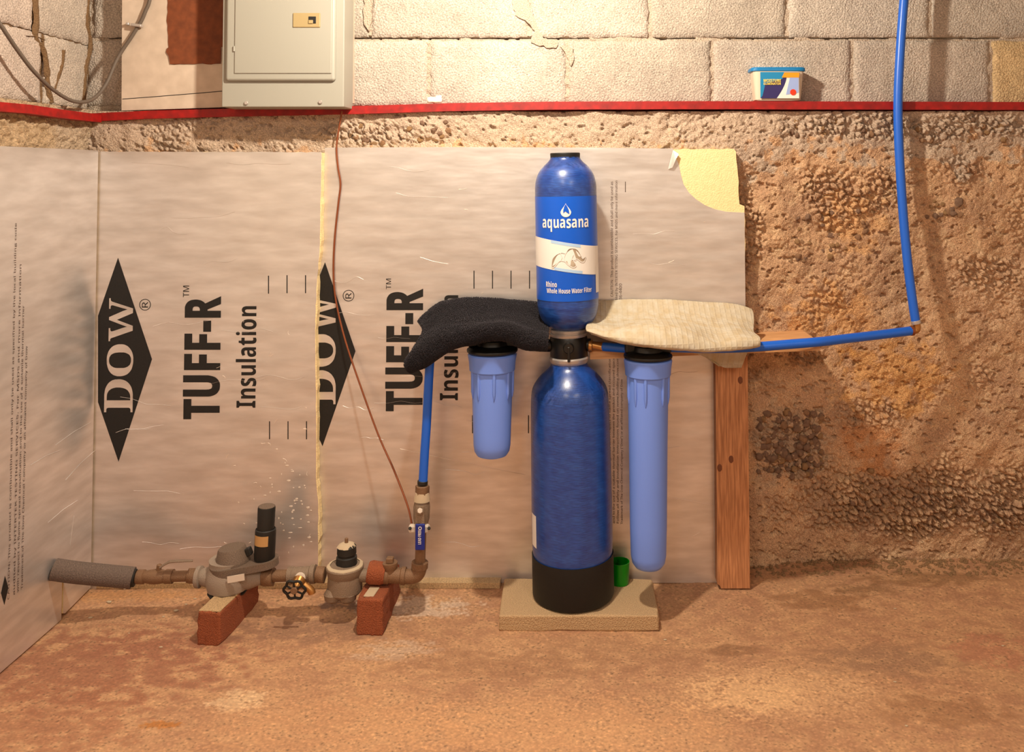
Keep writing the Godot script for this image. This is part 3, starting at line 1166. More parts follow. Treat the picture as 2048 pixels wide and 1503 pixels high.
func build_boards() -> void:
	# right hand board, with the torn corner
	var c := thing("insulation_board", "wide foil faced foam board behind the blue tank, top corner torn to yellow foam", "insulation board", P(1050, 1165, Z_C))
	put(c, "foam_core", slab(ragged([[600, 325], [648, 325], [650, 297], [1468, 298], [1472, 303], [1479, 408], [1489, 412], [1490, 620], [1488, 1164], [600, 1164]], 14, 1.6, 2.0), Z_C, 0.024), "foam", "yellow foam bare at the torn corner")
	var torn := [[600, 325], [648, 325], [650, 295], [900, 294], [1200, 295], [1346, 297], [1350, 310], [1358, 330], [1362, 350], [1367, 368], [1378, 385], [1392, 398], [1410, 410], [1430, 418], [1452, 423], [1489, 425], [1491, 620], [1489, 1165], [600, 1165]]
	var foil_c := Z_C - 0.0008
	put(c, "foil_facing", slab(torn, foil_c, 0.0007), "foil")
	var flap := new_st()
	var pts := [P(1346, 300, Z_C - 0.003), P(1357, 308, Z_C - 0.012), P(1345, 335, Z_C - 0.010), P(1352, 318, Z_C - 0.016), P(1336, 338, Z_C - 0.004)]
	tri(flap, pts[0], pts[2], pts[3])
	tri(flap, pts[0], pts[3], pts[1])
	tri(flap, pts[2], pts[0], pts[4])
	put(c, "foil_flap", done(flap), "foil", "curled foil at the tear")
	var zt := foil_c - 0.0006
	put(c, "printed_diamond", slab([[650, 524], [711, 702], [645, 892], [604, 800], [604, 640]], zt + 0.0002, 0.0002), "print", "black diamond, half hidden by the next board")
	for q in [["D", 612, 671, 808, 740], ["O", 612, 671, 733, 668], ["W", 612, 671, 662, 590]]:
		upright_words(c, "printed_letter", q[0], serif_bold, q[1], q[2], q[3], q[4], zt - 0.0004, "foil")
	registered(c, 697, 591, 11.5, zt)
	upright_words(c, "printed_word", "TUFF-R", sans_heavy, 770, 845, 822, 577, zt)
	upright_words(c, "printed_mark", "TM", sans, 772, 782, 578, 557, zt)
	upright_words(c, "printed_word", "Insulation", sans_bold, 877, 917, 800, 590, zt)
	for q in [[948, 541], [985, 541], [1022, 541], [1059, 541], [945, 830], [982, 830], [1057, 830]]:
		put(c, "printed_tick", slab([[q[0] - 1, q[1]], [q[0] + 1, q[1]], [q[0] + 1, q[1] + 36], [q[0] - 1, q[1] + 36]], zt + 0.0002, 0.0002), "print")
	put(c, "printed_tick", slab([[1250, 363], [1251.5, 363], [1251.5, 384], [1250, 384]], zt + 0.0002, 0.0002), "print_fine")
	fine_print(c, zt, 1)
	for k in 16:
		var x := rng.randf_range(665, 1440)
		var y := rng.randf_range(330, 1120)
		scratch(c, x, y, rng.randf_range(-16, 16), rng.randf_range(-3, 8), zt + 0.0003)
	for k in 16:
		crease(c, rng.randf_range(665, 960), rng.randf_range(320, 1120), rng.randf_range(40, 120), rng.randf_range(-10, 14), zt + 0.0005)
	for k in 6:
		crease(c, rng.randf_range(1250, 1340), rng.randf_range(330, 1100), rng.randf_range(40, 90), rng.randf_range(-10, 14), zt + 0.0005)
	scratch(c, 1345, 995, 90, 18, zt + 0.0003)
	scratch(c, 800, 897, 250, 52, zt + 0.0003)
	# middle board, its edge proud of the first
	var b := thing("insulation_board", "foil faced foam board with the full black diamond, in the corner", "insulation board", P(420, 1177, Z_B))
	var edge := [[178, 304], [644, 305], [643, 420], [641, 505], [637, 525], [635, 580], [631, 660], [633, 720], [634, 800], [634, 900], [633, 960], [638, 1000], [637, 1176], [178, 1176]]
	put(b, "foam_core", slab(ragged(edge, 12, 1.8, 6.0), Z_B, 0.026), "foam", "yellow foam edge at the seam")
	var foil_b := Z_B - 0.0008
	put(b, "foil_facing", slab(ragged([[178, 303], [643, 304], [641, 420], [639, 505], [634, 560], [630, 660], [632, 800], [632, 960], [636, 1000], [636, 1177], [178, 1177]], 10, 0.8, 9.0), foil_b, 0.0007), "foil")
	zt = foil_b - 0.0006
	put(b, "printed_diamond", slab([[236, 515], [304, 718], [237, 923], [196, 804], [196, 631]], zt + 0.0002, 0.0002), "print", "black diamond cut by the corner")
	for q in [["D", 208, 265, 824, 758], ["O", 213, 266, 752, 688], ["W", 217, 265, 682, 596]]:
		upright_words(b, "printed_letter", q[0], serif_bold, q[1], q[2], q[3], q[4], zt - 0.0004, "foil")
	registered(b, 290, 609, 11.5, zt)
	upright_words(b, "printed_word", "TUFF-R", sans_heavy, 365, 439, 838, 592, zt)
	upright_words(b, "printed_mark", "TM", sans, 366, 378, 594, 571, zt)
	upright_words(b, "printed_word", "Insulation", sans_bold, 470, 512, 815, 612, zt)
	for q in [[537, 551], [574, 550], [611, 550], [539, 842], [576, 842], [613, 842]]:
		put(b, "printed_tick", slab([[q[0] - 1, q[1]], [q[0] + 1, q[1]], [q[0] + 1, q[1] + 36], [q[0] - 1, q[1] + 36]], zt + 0.0002, 0.0002), "print")
	var fleck := pebble(4)
	for k in 70:
		var fx := 600.0 + g_norm() * 38.0
		var fy := 1010.0 + g_norm() * 60.0
		if fx > 628.0 or fy > 1150.0:
			continue
		var o := put(b, "glue_fleck", fleck, "white_scratch")
		o.transform = Transform3D(Basis().scaled(Vector3(rng.randf_range(0.001, 0.005), rng.randf_range(0.001, 0.004), 0.0004)), P(fx, fy, zt + 0.0003) - b.position)
	for k in 16:
		crease(b, rng.randf_range(220, 520), rng.randf_range(320, 1120), rng.randf_range(50, 130), rng.randf_range(-14, 10), zt + 0.0005)
	for k in 26:
		scratch(b, rng.randf_range(440, 630), rng.randf_range(620, 1140), rng.randf_range(-10, 10), rng.randf_range(-6, 10), zt + 0.0003)
	# left wall board, cut round the pipe
	var a := thing("insulation_board", "foil faced foam board along the left wall, slit below the grey pipe", "insulation board", Vector3(X_A, 0, -2.1))
	var t := Transform3D(Basis(Vector3(0, 0, -1), Vector3(0, 1, 0), Vector3(1, 0, 0)), Vector3(X_A - 0.025, 0, 0))
	var top1 := on_left(204, 301)
	var top0 := on_left(0, 292)
	var hole := on_left(126, 1142)
	var slit := hole.x
	var near := 1.55
	var y_near := top1.y + (top0.y - top1.y) / (top0.x - top1.x) * (near - top1.x)
	var poly := PackedVector2Array([Vector2(near, 0.004), Vector2(slit - 0.004, 0.004), Vector2(slit - 0.003, hole.y), Vector2(slit + 0.003, hole.y), Vector2(slit + 0.004, 0.016), Vector2(slit + 0.012, 0.012), Vector2(2.440, 0.022), Vector2(2.440, top1.y), Vector2(near, y_near)])
	put(a, "foam_core", prism(poly, t, 0.0245), "foam")
	put(a, "foil_facing", prism(poly, t.translated_local(Vector3(0, 0, 0.0246)), 0.0006), "foil")
	for q in [[20, 1], [31, 2], [38, 3], [46, 4]]:
		var text: String = FINE[q[1] - 1]
		var first := on_left(q[0], 1170 if q[1] > 2 else 1150)
		put(a, "fine_print", words(text, sans, Vector3(X_A + 0.001, 0.16, -first.x), Vector3(0, 1, 0), Vector3(0, 0, 1), 0.98 - 0.1 * q[1], 0.009), "print_fine")
	var d0 := on_left(9, 1180)
	var small := PackedVector2Array([Vector2(d0.x, d0.y + 0.033), Vector2(d0.x + 0.013, d0.y), Vector2(d0.x, d0.y - 0.033), Vector2(d0.x - 0.013, d0.y)])
	put(a, "printed_diamond", prism(small, t.translated_local(Vector3(0, 0, 0.0256)), 0.0002), "print", "small black diamond")
	for q in [[110, 890, 70, -45], [130, 960, 60, -60], [60, 930, 60, -30], [95, 1045, 60, -45], [140, 1090, 8, -60]]:
		var p0 := on_left(q[0], q[1])
		var p1 := on_left(q[0] + q[2], q[1] + q[3])
		var st := new_st()
		tube_into(st, [Vector3(X_A + 0.0007, p0.y, -p0.x), Vector3(X_A + 0.0007, (p0.y + p1.y) / 2 + 0.004, -(p0.x + p1.x) / 2), Vector3(X_A + 0.0007, p1.y, -p1.x)], 0.0007, 5)
		put(a, "crease", done(st), "foil")


const FINE := [
	"CAUTION: This product is combustible and shall only be used as specified by the local building code",
	"audited by INTERTEK TESTING SERVICES. For MSDS and more information",
	"with respect to flame spread classification and to the use of a suitable thermal barrier",
	"Trademark of The Dow Chemical Company or an affiliated company of Dow"]


func on_left(px: float, py: float) -> Vector2:
	# metres ahead and height where the left board is seen
	var d := P(px, py, 1.0) - Vector3(0, EYE, 0)
	var k := X_A / d.x
	return Vector2(-d.z * k, EYE + d.y * k)


func crease(parent: Node3D, px: float, py: float, dx: float, dy: float, z: float) -> void:
	var pts := []
	for k in 5:
		var f := k / 4.0
		pts.append(P(px + dx * f, py + dy * f + 9.0 * noise_b.get_noise_2d(px * 0.01 + f * 0.2, py * 0.01), z))
	put(parent, "crease", tube(smooth_path(pts, 3), 0.0006, 5), "foil")


func g_norm() -> float:
	return rng.randfn(0.0, 1.0)


func fine_print(c: Node3D, z: float, _n: int) -> void:
	upright_words(c, "fine_print", "INSTRUCTIONS:  CAUTION: This product is combustible and shall only be used as", sans, 1221, 1228, 655, 363, z, "print_fine")
	upright_words(c, "fine_print", "audited by INTERTEK TESTING SERVICES. For MSDS and more information", sans, 1230, 1237, 610, 361, z, "print_fine")
	upright_words(c, "fine_print", "866-636-4400", sans, 1238, 1244, 622, 567, z, "print_fine")
	upright_words(c, "fine_print", "specified by the local building code with respect to flame spread classification", sans, 1217, 1223, 1040, 715, z, "print_fine")
	upright_words(c, "fine_print", "and to the use of a suitable thermal barrier between the product and occupied space", sans, 1225, 1231, 1046, 715, z, "print_fine")
	upright_words(c, "fine_print", "Follow all safety and installation instructions found on www.building.dow.com", sans, 1233, 1239, 1046, 715, z, "print_fine")
	upright_words(c, "fine_print", "Trademark of The Dow Chemical Company (\"Dow\") or an affiliated company of Dow", sans, 1241, 1247, 1048, 758, z, "print_fine")


func scratch(parent: Node3D, px: float, py: float, dx: float, dy: float, z: float) -> void:
	var a := P(px, py, z)
	var b := P(px + dx, py + dy, z)
	var mid := (a + b) / 2 + Vector3(0.002, 0.0015, 0) * (1.0 if int(px) % 2 else -1.0)
	put(parent, "scratch", tube([a, mid, b], 0.0006, 5), "white_scratch")


# ---------------------------------------------------------------- board, breaker panel, cable
func build_electrical() -> void:
	var zb := 2.50
	var w := thing("backing_board", "white painted plywood board behind the breaker panel", "board", P(470, 212, zb))
	put(w, "plywood", slab([[246, -330], [706, -330], [706, 206], [243, 221]], zb, 0.018), "board_paint")
	for px in [290, 480, 680]:
		put(w, "furring_strip", slab([[px - 14, -330], [px + 14, -330], [px + 14, 206], [px - 14, 206]], zb + 0.018, 0.042), "joist")
	var crack := smooth_path([P(245, 198, zb), P(300, 194, zb), P(350, 190, zb), P(400, 186, zb), P(446, 182, zb)], 4)
	put(w, "crack_line", tube(crack, 0.0011, 5), "dark")
	var s := single("brown_sheet", slab(ragged([[336, -330], [470, -330], [470, 94], [442, 94], [441, 127], [340, 128], [337, 112], [332, 104], [337, 94], [335, 60]], 9, 1.6, 3.0), zb - 0.002, 0.0015), "brown_paper", "rust brown torn sheet taped to the white board beside the breaker panel", "sheet")
	put(s, "folded_edge", slab(ragged([[334, 96], [442, 96], [441, 127], [340, 128], [337, 112], [332, 104]], 9, 1.2, 5.0), zb - 0.0036, 0.0014), "brown_paper")
	# breaker panel
	var zf := 2.40
	var p := thing("breaker_panel", "beige metal breaker panel with a small latch, above the red ledge", "breaker panel", P(567, 214, zb))
	var a := P(443, 214, zf)
	var b := P(692, -330, zf)
	put(p, "box", round_box(Vector3(b.x - a.x, b.y - a.y, zb - zf), 0.003, Transform3D(Basis(), Vector3((a.x + b.x) / 2, (a.y + b.y) / 2, -(zf + zb) / 2))), "cream_enamel")
	put(p, "raised_cover", face_box([453, -300, 676, 163], zf, 0.012, 0.0085), "cream_enamel")
	var door := put(p, "door", face_box([469, -290, 667, 147], zf - 0.012, 0.003, 0.0022), "cream_enamel")
	put(door, "latch_plate", face_box([586, 26, 641, 55], zf - 0.015, 0.003, 0.002), "latch", "tan latch plate")
	put(door, "latch_slide", face_box([617, 33, 632, 47], zf - 0.018, 0.0015, 0.001), "dark", "dark finger slot")
	put(door, "latch_grip", face_box([617, 40, 626, 47], zf - 0.0195, 0.0015, 0.001), "latch")
	put(door, "hinge_pin", rod(P(468, 103, zf - 0.014), P(468, 92, zf - 0.014), 0.0025), "cream_enamel")
	for q in [[493, 206], [641, 204]]:
		var c := P(q[0], q[1], zf)
		put(p, "screw", rod(c, c + Vector3(0, 0, 0.005), 0.0055), "ring_metal")
	# grey cable that sags across the corner
	var pts := []
	for q in [[-60, -40, 2.02], [0, 48, 2.08], [35, 100, 2.14], [70, 145, 2.20], [110, 182, 2.28], [150, 203, 2.35], [185, 198, 2.41], [212, 168, 2.455], [236, 115, 2.482], [268, 66, 2.49], [290, 25, 2.49], [305, -40, 2.49], [330, -330, 2.49]]:
		pts.append(P(q[0], q[1], q[2]))
	var cable := thing("cable", "grey electrical cable sagging from the left wall to a clip on the white board", "cable", P(150, 203, 2.35))
	put(cable, "sheath", tube(smooth_path(pts, 8), 0.0050, 12), "grey_cable")
	put(cable, "clip", round_box(Vector3(0.030, 0.009, 0.016), 0.003, Transform3D(Basis(Vector3(0, 0, 1), -0.12), P(274, 51, 2.487))), "ring_metal", "pale strap clip")
	put(cable, "clip", round_box(Vector3(0.008, 0.008, 0.012), 0.002, Transform3D(Basis(), P(256, 48, 2.492))), "ring_metal")
	# bare earth wire
	pts = []
	for q in [[684, 222, 2.474], [680, 245, 2.474], [675, 275, 2.472], [673, 300, 2.470], [676, 335, 2.470], [681, 368, 2.470], [677, 405, 2.470], [670, 470, 2.470], [667, 530, 2.470], [669, 580, 2.468], [678, 632, 2.462], [695, 695, 2.45], [724, 780, 2.43], [757, 870, 2.405], [788, 940, 2.375], [815, 1010, 2.34], [824, 1050, 2.322]]:
		pts.append(P(q[0], q[1], q[2]))
	single("earth_wire", tube(smooth_path(pts, 6), 0.0026, 8), "copper", "thin bare copper earth wire hanging from the breaker panel to the pipe clamp", "wire")


func face_box(r: Array, z: float, depth: float, bevel: float) -> ArrayMesh:
	# a raised panel on an upright face: left, top, right, bottom in the photograph
	var a := P(r[0], r[3], z)
	var b := P(r[2], r[1], z)
	return round_box(Vector3(b.x - a.x, b.y - a.y, depth * 2.0), bevel, Transform3D(Basis(), Vector3((a.x + b.x) / 2, (a.y + b.y) / 2, -z)))


# ---------------------------------------------------------------- the filter tank
const Z_T := 2.361

func tank_profile(list: Array, base_y: float) -> Array:
	var out := []
	for q in list:
		out.append(Vector2(q[1] * U(q[0], Z_T), P(PX, q[0], Z_T).y - base_y))
	return out


func tinted_lathe(profile: Array, seg: int, tint: Callable, t := Transform3D()) -> ArrayMesh:
	var v := PackedVector3Array()
	var c := PackedColorArray()
	for q in profile:
		for j in seg + 1:
			var a := -TAU * j / seg
			var p := t * Vector3(q.x * cos(a), q.y, q.x * sin(a))
			v.append(p)
			c.append(tint.call(p))
	return grid(seg + 1, profile.size(), v, c)


func refine(profile: Array, step: float) -> Array:
	var out := []
	for i in profile.size() - 1:
		var n := maxi(1, int((profile[i + 1] - profile[i]).length() / step))
		for k in n:
			out.append((profile[i] as Vector2).lerp(profile[i + 1], float(k) / n))
	out.append(profile[-1])
	return out


func smooth_profile(profile: Array, per := 5) -> Array:
	var out := []
	var n := profile.size()
	for i in n - 1:
		for k in per:
			out.append((profile[i] as Vector2).cubic_interpolate(profile[i + 1], profile[maxi(i - 1, 0)], profile[mini(i + 2, n - 1)], float(k) / per))
	out.append(profile[n - 1])
	return out


func cyl_patch(r: float, a0: float, a1: float, lo: Callable, hi: Callable) -> ArrayMesh:
	# a piece of printed wrap on a round tank; angles from the front, positive to the right
	var nx := 48
	var v := PackedVector3Array()
	for j in 5:
		for i in nx:
			var a := lerpf(a0, a1, float(i) / (nx - 1))
			var y: float = lerpf(lo.call(a), hi.call(a), j / 4.0)
			v.append(Vector3(sin(a) * r, y, cos(a) * r))
	return grid(nx, 5, v)


func bend(m: ArrayMesh, r: float) -> ArrayMesh:
	# lettering laid round a tank of radius r
	var a := m.surface_get_arrays(0)
	var v: PackedVector3Array = a[Mesh.ARRAY_VERTEX]
	var n: PackedVector3Array = a[Mesh.ARRAY_NORMAL]
	for k in v.size():
		var t := v[k].x / r
		v[k] = Vector3(sin(t) * r, v[k].y, cos(t) * r)
		n[k] = Vector3(sin(t), 0, cos(t))
	return arrays(v, n, a[Mesh.ARRAY_INDEX])


func curve_line(points: Array, r: float, wide: float) -> ArrayMesh:
	# a drawn line on the wrap, points as x along the wrap and height
	var path := []
	for q in points:
		path.append(Vector3(q.x, q.y, 0))
	path = smooth_path(path, 6)
	var st := new_st()
	for i in path.size() - 1:
		var a: Vector3 = path[i]
		var b: Vector3 = path[i + 1]
		var s := (b - a).normalized().cross(Vector3(0, 0, 1)) * wide / 2
		var e := (b - a).normalized() * wide * 0.2
		var c := []
		for p in [a - e - s, a - e + s, b + e + s, b + e - s]:
			var t: float = p.x / r
			c.append(Vector3(sin(t) * r, p.y, cos(t) * r))
		quad(st, c[0], c[1], c[2], c[3])
	return done(st)


func build_filter_tank() -> void:
	# paver first
	var fa := P(997, 1230, 2.252)
	var fb := P(1318, 1230, 2.252)
	var py0 := floor_height(0.0, 2.28) - 0.002
	var h := fa.y - py0
	single("paver", round_box(Vector3(fb.x - fa.x, h, 0.203), 0.005, Transform3D(Basis(), Vector3((fa.x + fb.x) / 2, py0 + h / 2, -2.252 - 0.1015)), 0.004), "paver", "tan concrete paver on the floor under the blue tank", "paver")
	var base := Vector3(P(1147, 1187, Z_T).x, fa.y, -Z_T)
	var t := thing("filter_tank", "tall blue two-part filter tank with a black foot, standing on the paver", "water filter", base)
	t.rotation.z = 0.0195
	var by := base.y
	var sp := func(list): return tank_profile(list, by)
	put_here(t, "foot", lathe([Vector2(0, 0), Vector2(0.098, 0.0), Vector2(0.1055, 0.004)] + [Vector2(0.1085, 0.012), Vector2(0.1085, 0.108), Vector2(0.1085, 0.113), Vector2(0.1065, 0.113), Vector2(0.1045, 0.10)], 72), "black_foot", "black plastic foot")
	var low: Array = [Vector2(0.1035, 0.09)] + sp.call([[1080, 80.5], [1000, 80.5], [900, 79.5], [830, 78.5], [800, 77.5], [785, 76], [770, 71.5], [757, 63], [745, 52], [735, 41], [728, 36], [722, 35]])
	low = refine(smooth_profile(low, 4), 0.008)
	var blue := func(p: Vector3) -> Color:
		var n := noise_b.get_noise_3d(p.x * 1.5, p.y * 5.0, p.z * 1.5)
		var f := noise_c.get_noise_3d(p.x * 0.4, p.y * 1.6, p.z * 0.4)
		var c := Color(0.008, 0.060, 0.33).lerp(Color(0.025, 0.125, 0.50), clampf(0.45 + 0.6 * n + 0.4 * f, 0, 1))
		return c
	put_here(t, "lower_tank", tinted_lathe(low, 72, blue), "tank_blue", "dark blue wound shell")
	put_here(t, "dome_fibres", fibres(low, P(PX, 786, Z_T).y - by, 0.012, 520, 5), "tank_blue", "crossing blue glass fibres wound over the shoulder")
	put_here(t, "tank_sticker", cyl_patch(80.8 * U(1040, Z_T), -1.36, -1.05, func(_a): return P(PX, 1078, Z_T).y - by, func(_a): return P(PX, 1015, Z_T).y - by), "label_white", "small white side sticker")
	put_here(t, "lower_ring", lathe(sp.call([[726, 30], [726, 34], [723, 37], [719, 38.5], [714, 39.5], [711, 38], [711, 30]]), 48), "ring_metal", "silver clamp ring")
	var valve := put_here(t, "valve_body", lathe(sp.call([[715, 20], [714, 36], [710, 37.5], [674, 37.5], [670, 36], [669, 20]]), 48), "black_plastic", "black valve collar")
	var zf := 38.5 * U(690, Z_T)
	var ky := P(PX, 688, Z_T).y - by
	var knob := put_here(valve, "knob", lathe([Vector2(0, 0), Vector2(0.0145, 0), Vector2(0.0145, 0.008), Vector2(0.012, 0.012), Vector2(0, 0.012)], 24, Transform3D(Basis(Vector3(1, 0, 0), PI / 2), Vector3(0, ky, zf - 0.004))), "black_plastic")
	knob.name = "knob"
	put_here(valve, "key_stem", round_box(Vector3(0.007, 0.040, 0.008), 0.002, Transform3D(Basis(), Vector3(0, ky - 0.016, zf + 0.005))), "black_plastic")
	for s in [-1.0, 1.0]:
		put_here(valve, "port", rod(Vector3(s * 0.03, ky - 0.002, 0), Vector3(s * 0.060, ky - 0.002, 0), 0.017), "black_plastic")
	put_here(t, "upper_ring", lathe(sp.call([[672, 30], [671, 36], [668, 37], [665, 37], [664, 34.5], [662, 34.5], [661, 36], [657, 36], [655, 33], [655, 25]]), 48), "ring_metal", "silver clamp ring")
	var top: Array = sp.call([[657, 30], [654, 36], [649, 43], [640, 51], [628, 57], [612, 60.5], [596, 61.3], [500, 61.5], [400, 61.5], [372, 61.3], [356, 58.5], [342, 52.5], [332, 44], [324, 35], [318, 30], [314, 29]])
	top = refine(smooth_profile(top, 3), 0.008)
	var blue2 := func(p: Vector3) -> Color:
		var n := noise_b.get_noise_3d(p.x * 1.5 + 9.0, p.y * 3.0, p.z * 1.5)
		var f := noise_c.get_noise_3d(p.x * 0.4, p.y * 1.6, p.z * 0.4)
		var c := Color(0.010, 0.060, 0.33).lerp(Color(0.030, 0.125, 0.50), clampf(0.45 + n + 0.5 * f, 0, 1))
		return c
	put_here(t, "upper_tank", tinted_lathe(top, 72, blue2), "tank_blue", "blue upper shell")
	put_here(t, "dome_fibres", fibres(top, P(PX, 332, Z_T).y - by, 0.005, 300, 6), "tank_blue", "crossing blue glass fibres wound round the top")
	put_here(t, "top_cap", lathe(sp.call([[317, 20], [316, 29.5], [307, 30], [305.5, 29], [305, 0]]), 40), "black_foot", "dark top cap")
	# the printed wrap
	var yy := func(py: float) -> float: return P(PX, py, Z_T).y - by
	var r := 62.0 * U(500, Z_T)
	var label := put_here(t, "wrap_label", cyl_patch(r, -1.5, 1.42, func(_a): return yy.call(594.0), func(_a): return yy.call(391.0)), "label_blue", "bright blue printed wrap")
	var s1 := func(a: float) -> float: return yy.call(480.0 + 11.0 * sin(a))
	var s2 := func(a: float) -> float: return yy.call(537.0 + 10.0 * sin(a))
	put_here(label, "white_band", cyl_patch(r + 0.0006, -1.5, 1.42, s2, s1), "label_white", "slanted white band")
	put_here(label, "pale_band", cyl_patch(r + 0.0009, -0.5, 0.45, func(a): return s1.call(a) - 0.008, func(a): return s1.call(a) - 0.0005), "label_pale")
	put_here(label, "pale_band", cyl_patch(r + 0.0009, -0.4, 0.5, func(a): return s2.call(a) + 0.0005, func(a): return s2.call(a) + 0.008), "label_pale")
	put_here(label, "barcode_strip", cyl_patch(r + 0.0010, 1.1, 1.42, func(_a): return yy.call(582.0), func(_a): return yy.call(525.0)), "label_white")
	var u := U(450, Z_T)
	var text_on := func(called: String, text: String, font: Font, x0: float, x1: float, ylow: float, yhigh: float, material: String):
		# along the wrap: sideways pixels become arc
		var c0 := asin(clampf((x0 - 1130.0) / 62.0, -1, 1)) * r
		var c1 := asin(clampf((x1 - 1130.0) / 62.0, -1, 1)) * r
		put_here(label, called, bend(words(text, font, Vector3(c0, yy.call(ylow), 0), Vector3(1, 0, 0), Vector3(0, 1, 0), c1 - c0, yy.call(yhigh) - yy.call(ylow)), r + 0.0011), material)
	text_on.call("brand_word", "aquasana", sans_bold, 1084, 1173, 459, 434, "label_white")
	text_on.call("product_word", "Rhino", sans_bold, 1089, 1110, 566, 555, "label_white")
	text_on.call("product_word", "Whole House Water Filter", sans_bold, 1090, 1177, 578, 568, "label_white")
	# drop mark: a white ring of a drop with a blue wave
	var drop := []
	for k in 25:
		var a := TAU * k / 24.0
		var q := Vector2(sin(a) * 11.5 * (1.0 if cos(a) < 0 else 1.0 - 0.25 * cos(a)), -cos(a) * 11.5)
		if cos(a) > 0.0:
			q.x *= 1.0 - pow(cos(a), 1.6)
			q.y = -cos(a) * 19.0
		drop.append(Vector2(q.x * u * 0.9, yy.call(420.5 + q.y * 0.88) ))
	var dm := drop_fill(drop, r + 0.0010)
	put_here(label, "drop_mark", dm, "label_white", "white water drop mark")
	var inner := []
	for q in [[-5, 419], [-3, 412], [0, 407], [3, 412], [6, 419], [7, 427], [3, 424], [-1, 421], [-5, 425]]:
		inner.append(Vector2(q[0] * u, yy.call(q[1] - 1.5)))
	put_here(label, "drop_wave", drop_fill(inner, r + 0.0015), "label_blue")
	# the animal drawn in one line on the white band
	var arc := func(list: Array) -> Array:
		var out := []
		for q in list:
			out.append(Vector2(asin(clampf((q[0] - 1130.0) / 62.0, -1, 1)) * r, yy.call(q[1])))
		return out
	var body: Array = arc.call([[1100, 527], [1102, 512], [1110, 503], [1120, 499], [1128, 500], [1134, 492], [1144, 491], [1152, 495], [1158, 506], [1161, 512], [1167, 508], [1164, 517], [1158, 518], [1150, 512], [1143, 514], [1148, 524], [1142, 528], [1132, 522], [1126, 516], [1116, 515], [1110, 522], [1104, 528]])
	put_here(label, "animal_mark", drop_fill(body, r + 0.0012), "label_taupe", "taupe animal emblem")
	body.append(body[0])
	put_here(label, "animal_outline", curve_line(body, r + 0.0017, 0.0020), "label_white")
	put_here(label, "animal_outline", curve_line(arc.call([[1128, 500], [1125, 510], [1130, 520]]), r + 0.0018, 0.0018), "label_white")
	put_here(label, "animal_outline", curve_line(arc.call([[1118, 500], [1121, 508], [1116, 516]]), r + 0.0018, 0.0018), "label_white")
	put_here(label, "animal_outline", curve_line(arc.call([[1143, 503], [1140, 512], [1148, 514]]), r + 0.0018, 0.0018), "label_white")


func fibres(profile: Array, y_low: float, spread: float, count: int, seed_: int) -> ArrayMesh:
	# strands that run over the dome from the neck and end raggedly, half of them leaning each way
	var g := RandomNumberGenerator.new()
	g.seed = seed_
	var dome := []
	for q in profile:
		if q.y > y_low - spread * 2.5:
			dome.append(q)
	var st := new_st()
	st.set_color(Color(0.016, 0.09, 0.41))
	for k in count:
		var a0 := TAU * g.randf()
		var lean := g.randf_range(0.5, 1.1) * (1.0 if k % 2 else -1.0)
		var stop := y_low + g.randfn(0.0, spread * 0.55)
		var wide := g.randf_range(0.0004, 0.0011)
		var prev := []
		for i in range(dome.size() - 1, -1, -1):
			var q: Vector2 = dome[i]
			if q.y < stop:
				break
			var f := float(dome.size() - 1 - i) / dome.size()
			var a := a0 + lean * f
			var rr := q.x + 0.0004 + 0.0003 * (k % 3)
			var d := wide / maxf(rr, 0.01)
			var here := [Vector3(sin(a - d) * rr, q.y + 0.0002, cos(a - d) * rr), Vector3(sin(a + d) * rr, q.y + 0.0002, cos(a + d) * rr)]
			if prev.size():
				quad(st, here[0], here[1], prev[1], prev[0])
			prev = here
	return done(st)


func drop_fill(outline: Array, r: float) -> ArrayMesh:
	var poly := PackedVector2Array(outline)
	if Geometry2D.is_polygon_clockwise(poly):
		poly.reverse()
	var st := new_st()
	var ids := Geometry2D.triangulate_polygon(poly)
	for k in range(0, ids.size(), 3):
		var c := []
		for i in 3:
			var p := poly[ids[k + i]]
			c.append(Vector3(sin(p.x / r) * r, p.y, cos(p.x / r) * r))
		if (c[1] - c[0]).cross(c[2] - c[0]).z < 0:
			tri(st, c[0], c[2], c[1])
		else:
			tri(st, c[0], c[1], c[2])
	return done(st)


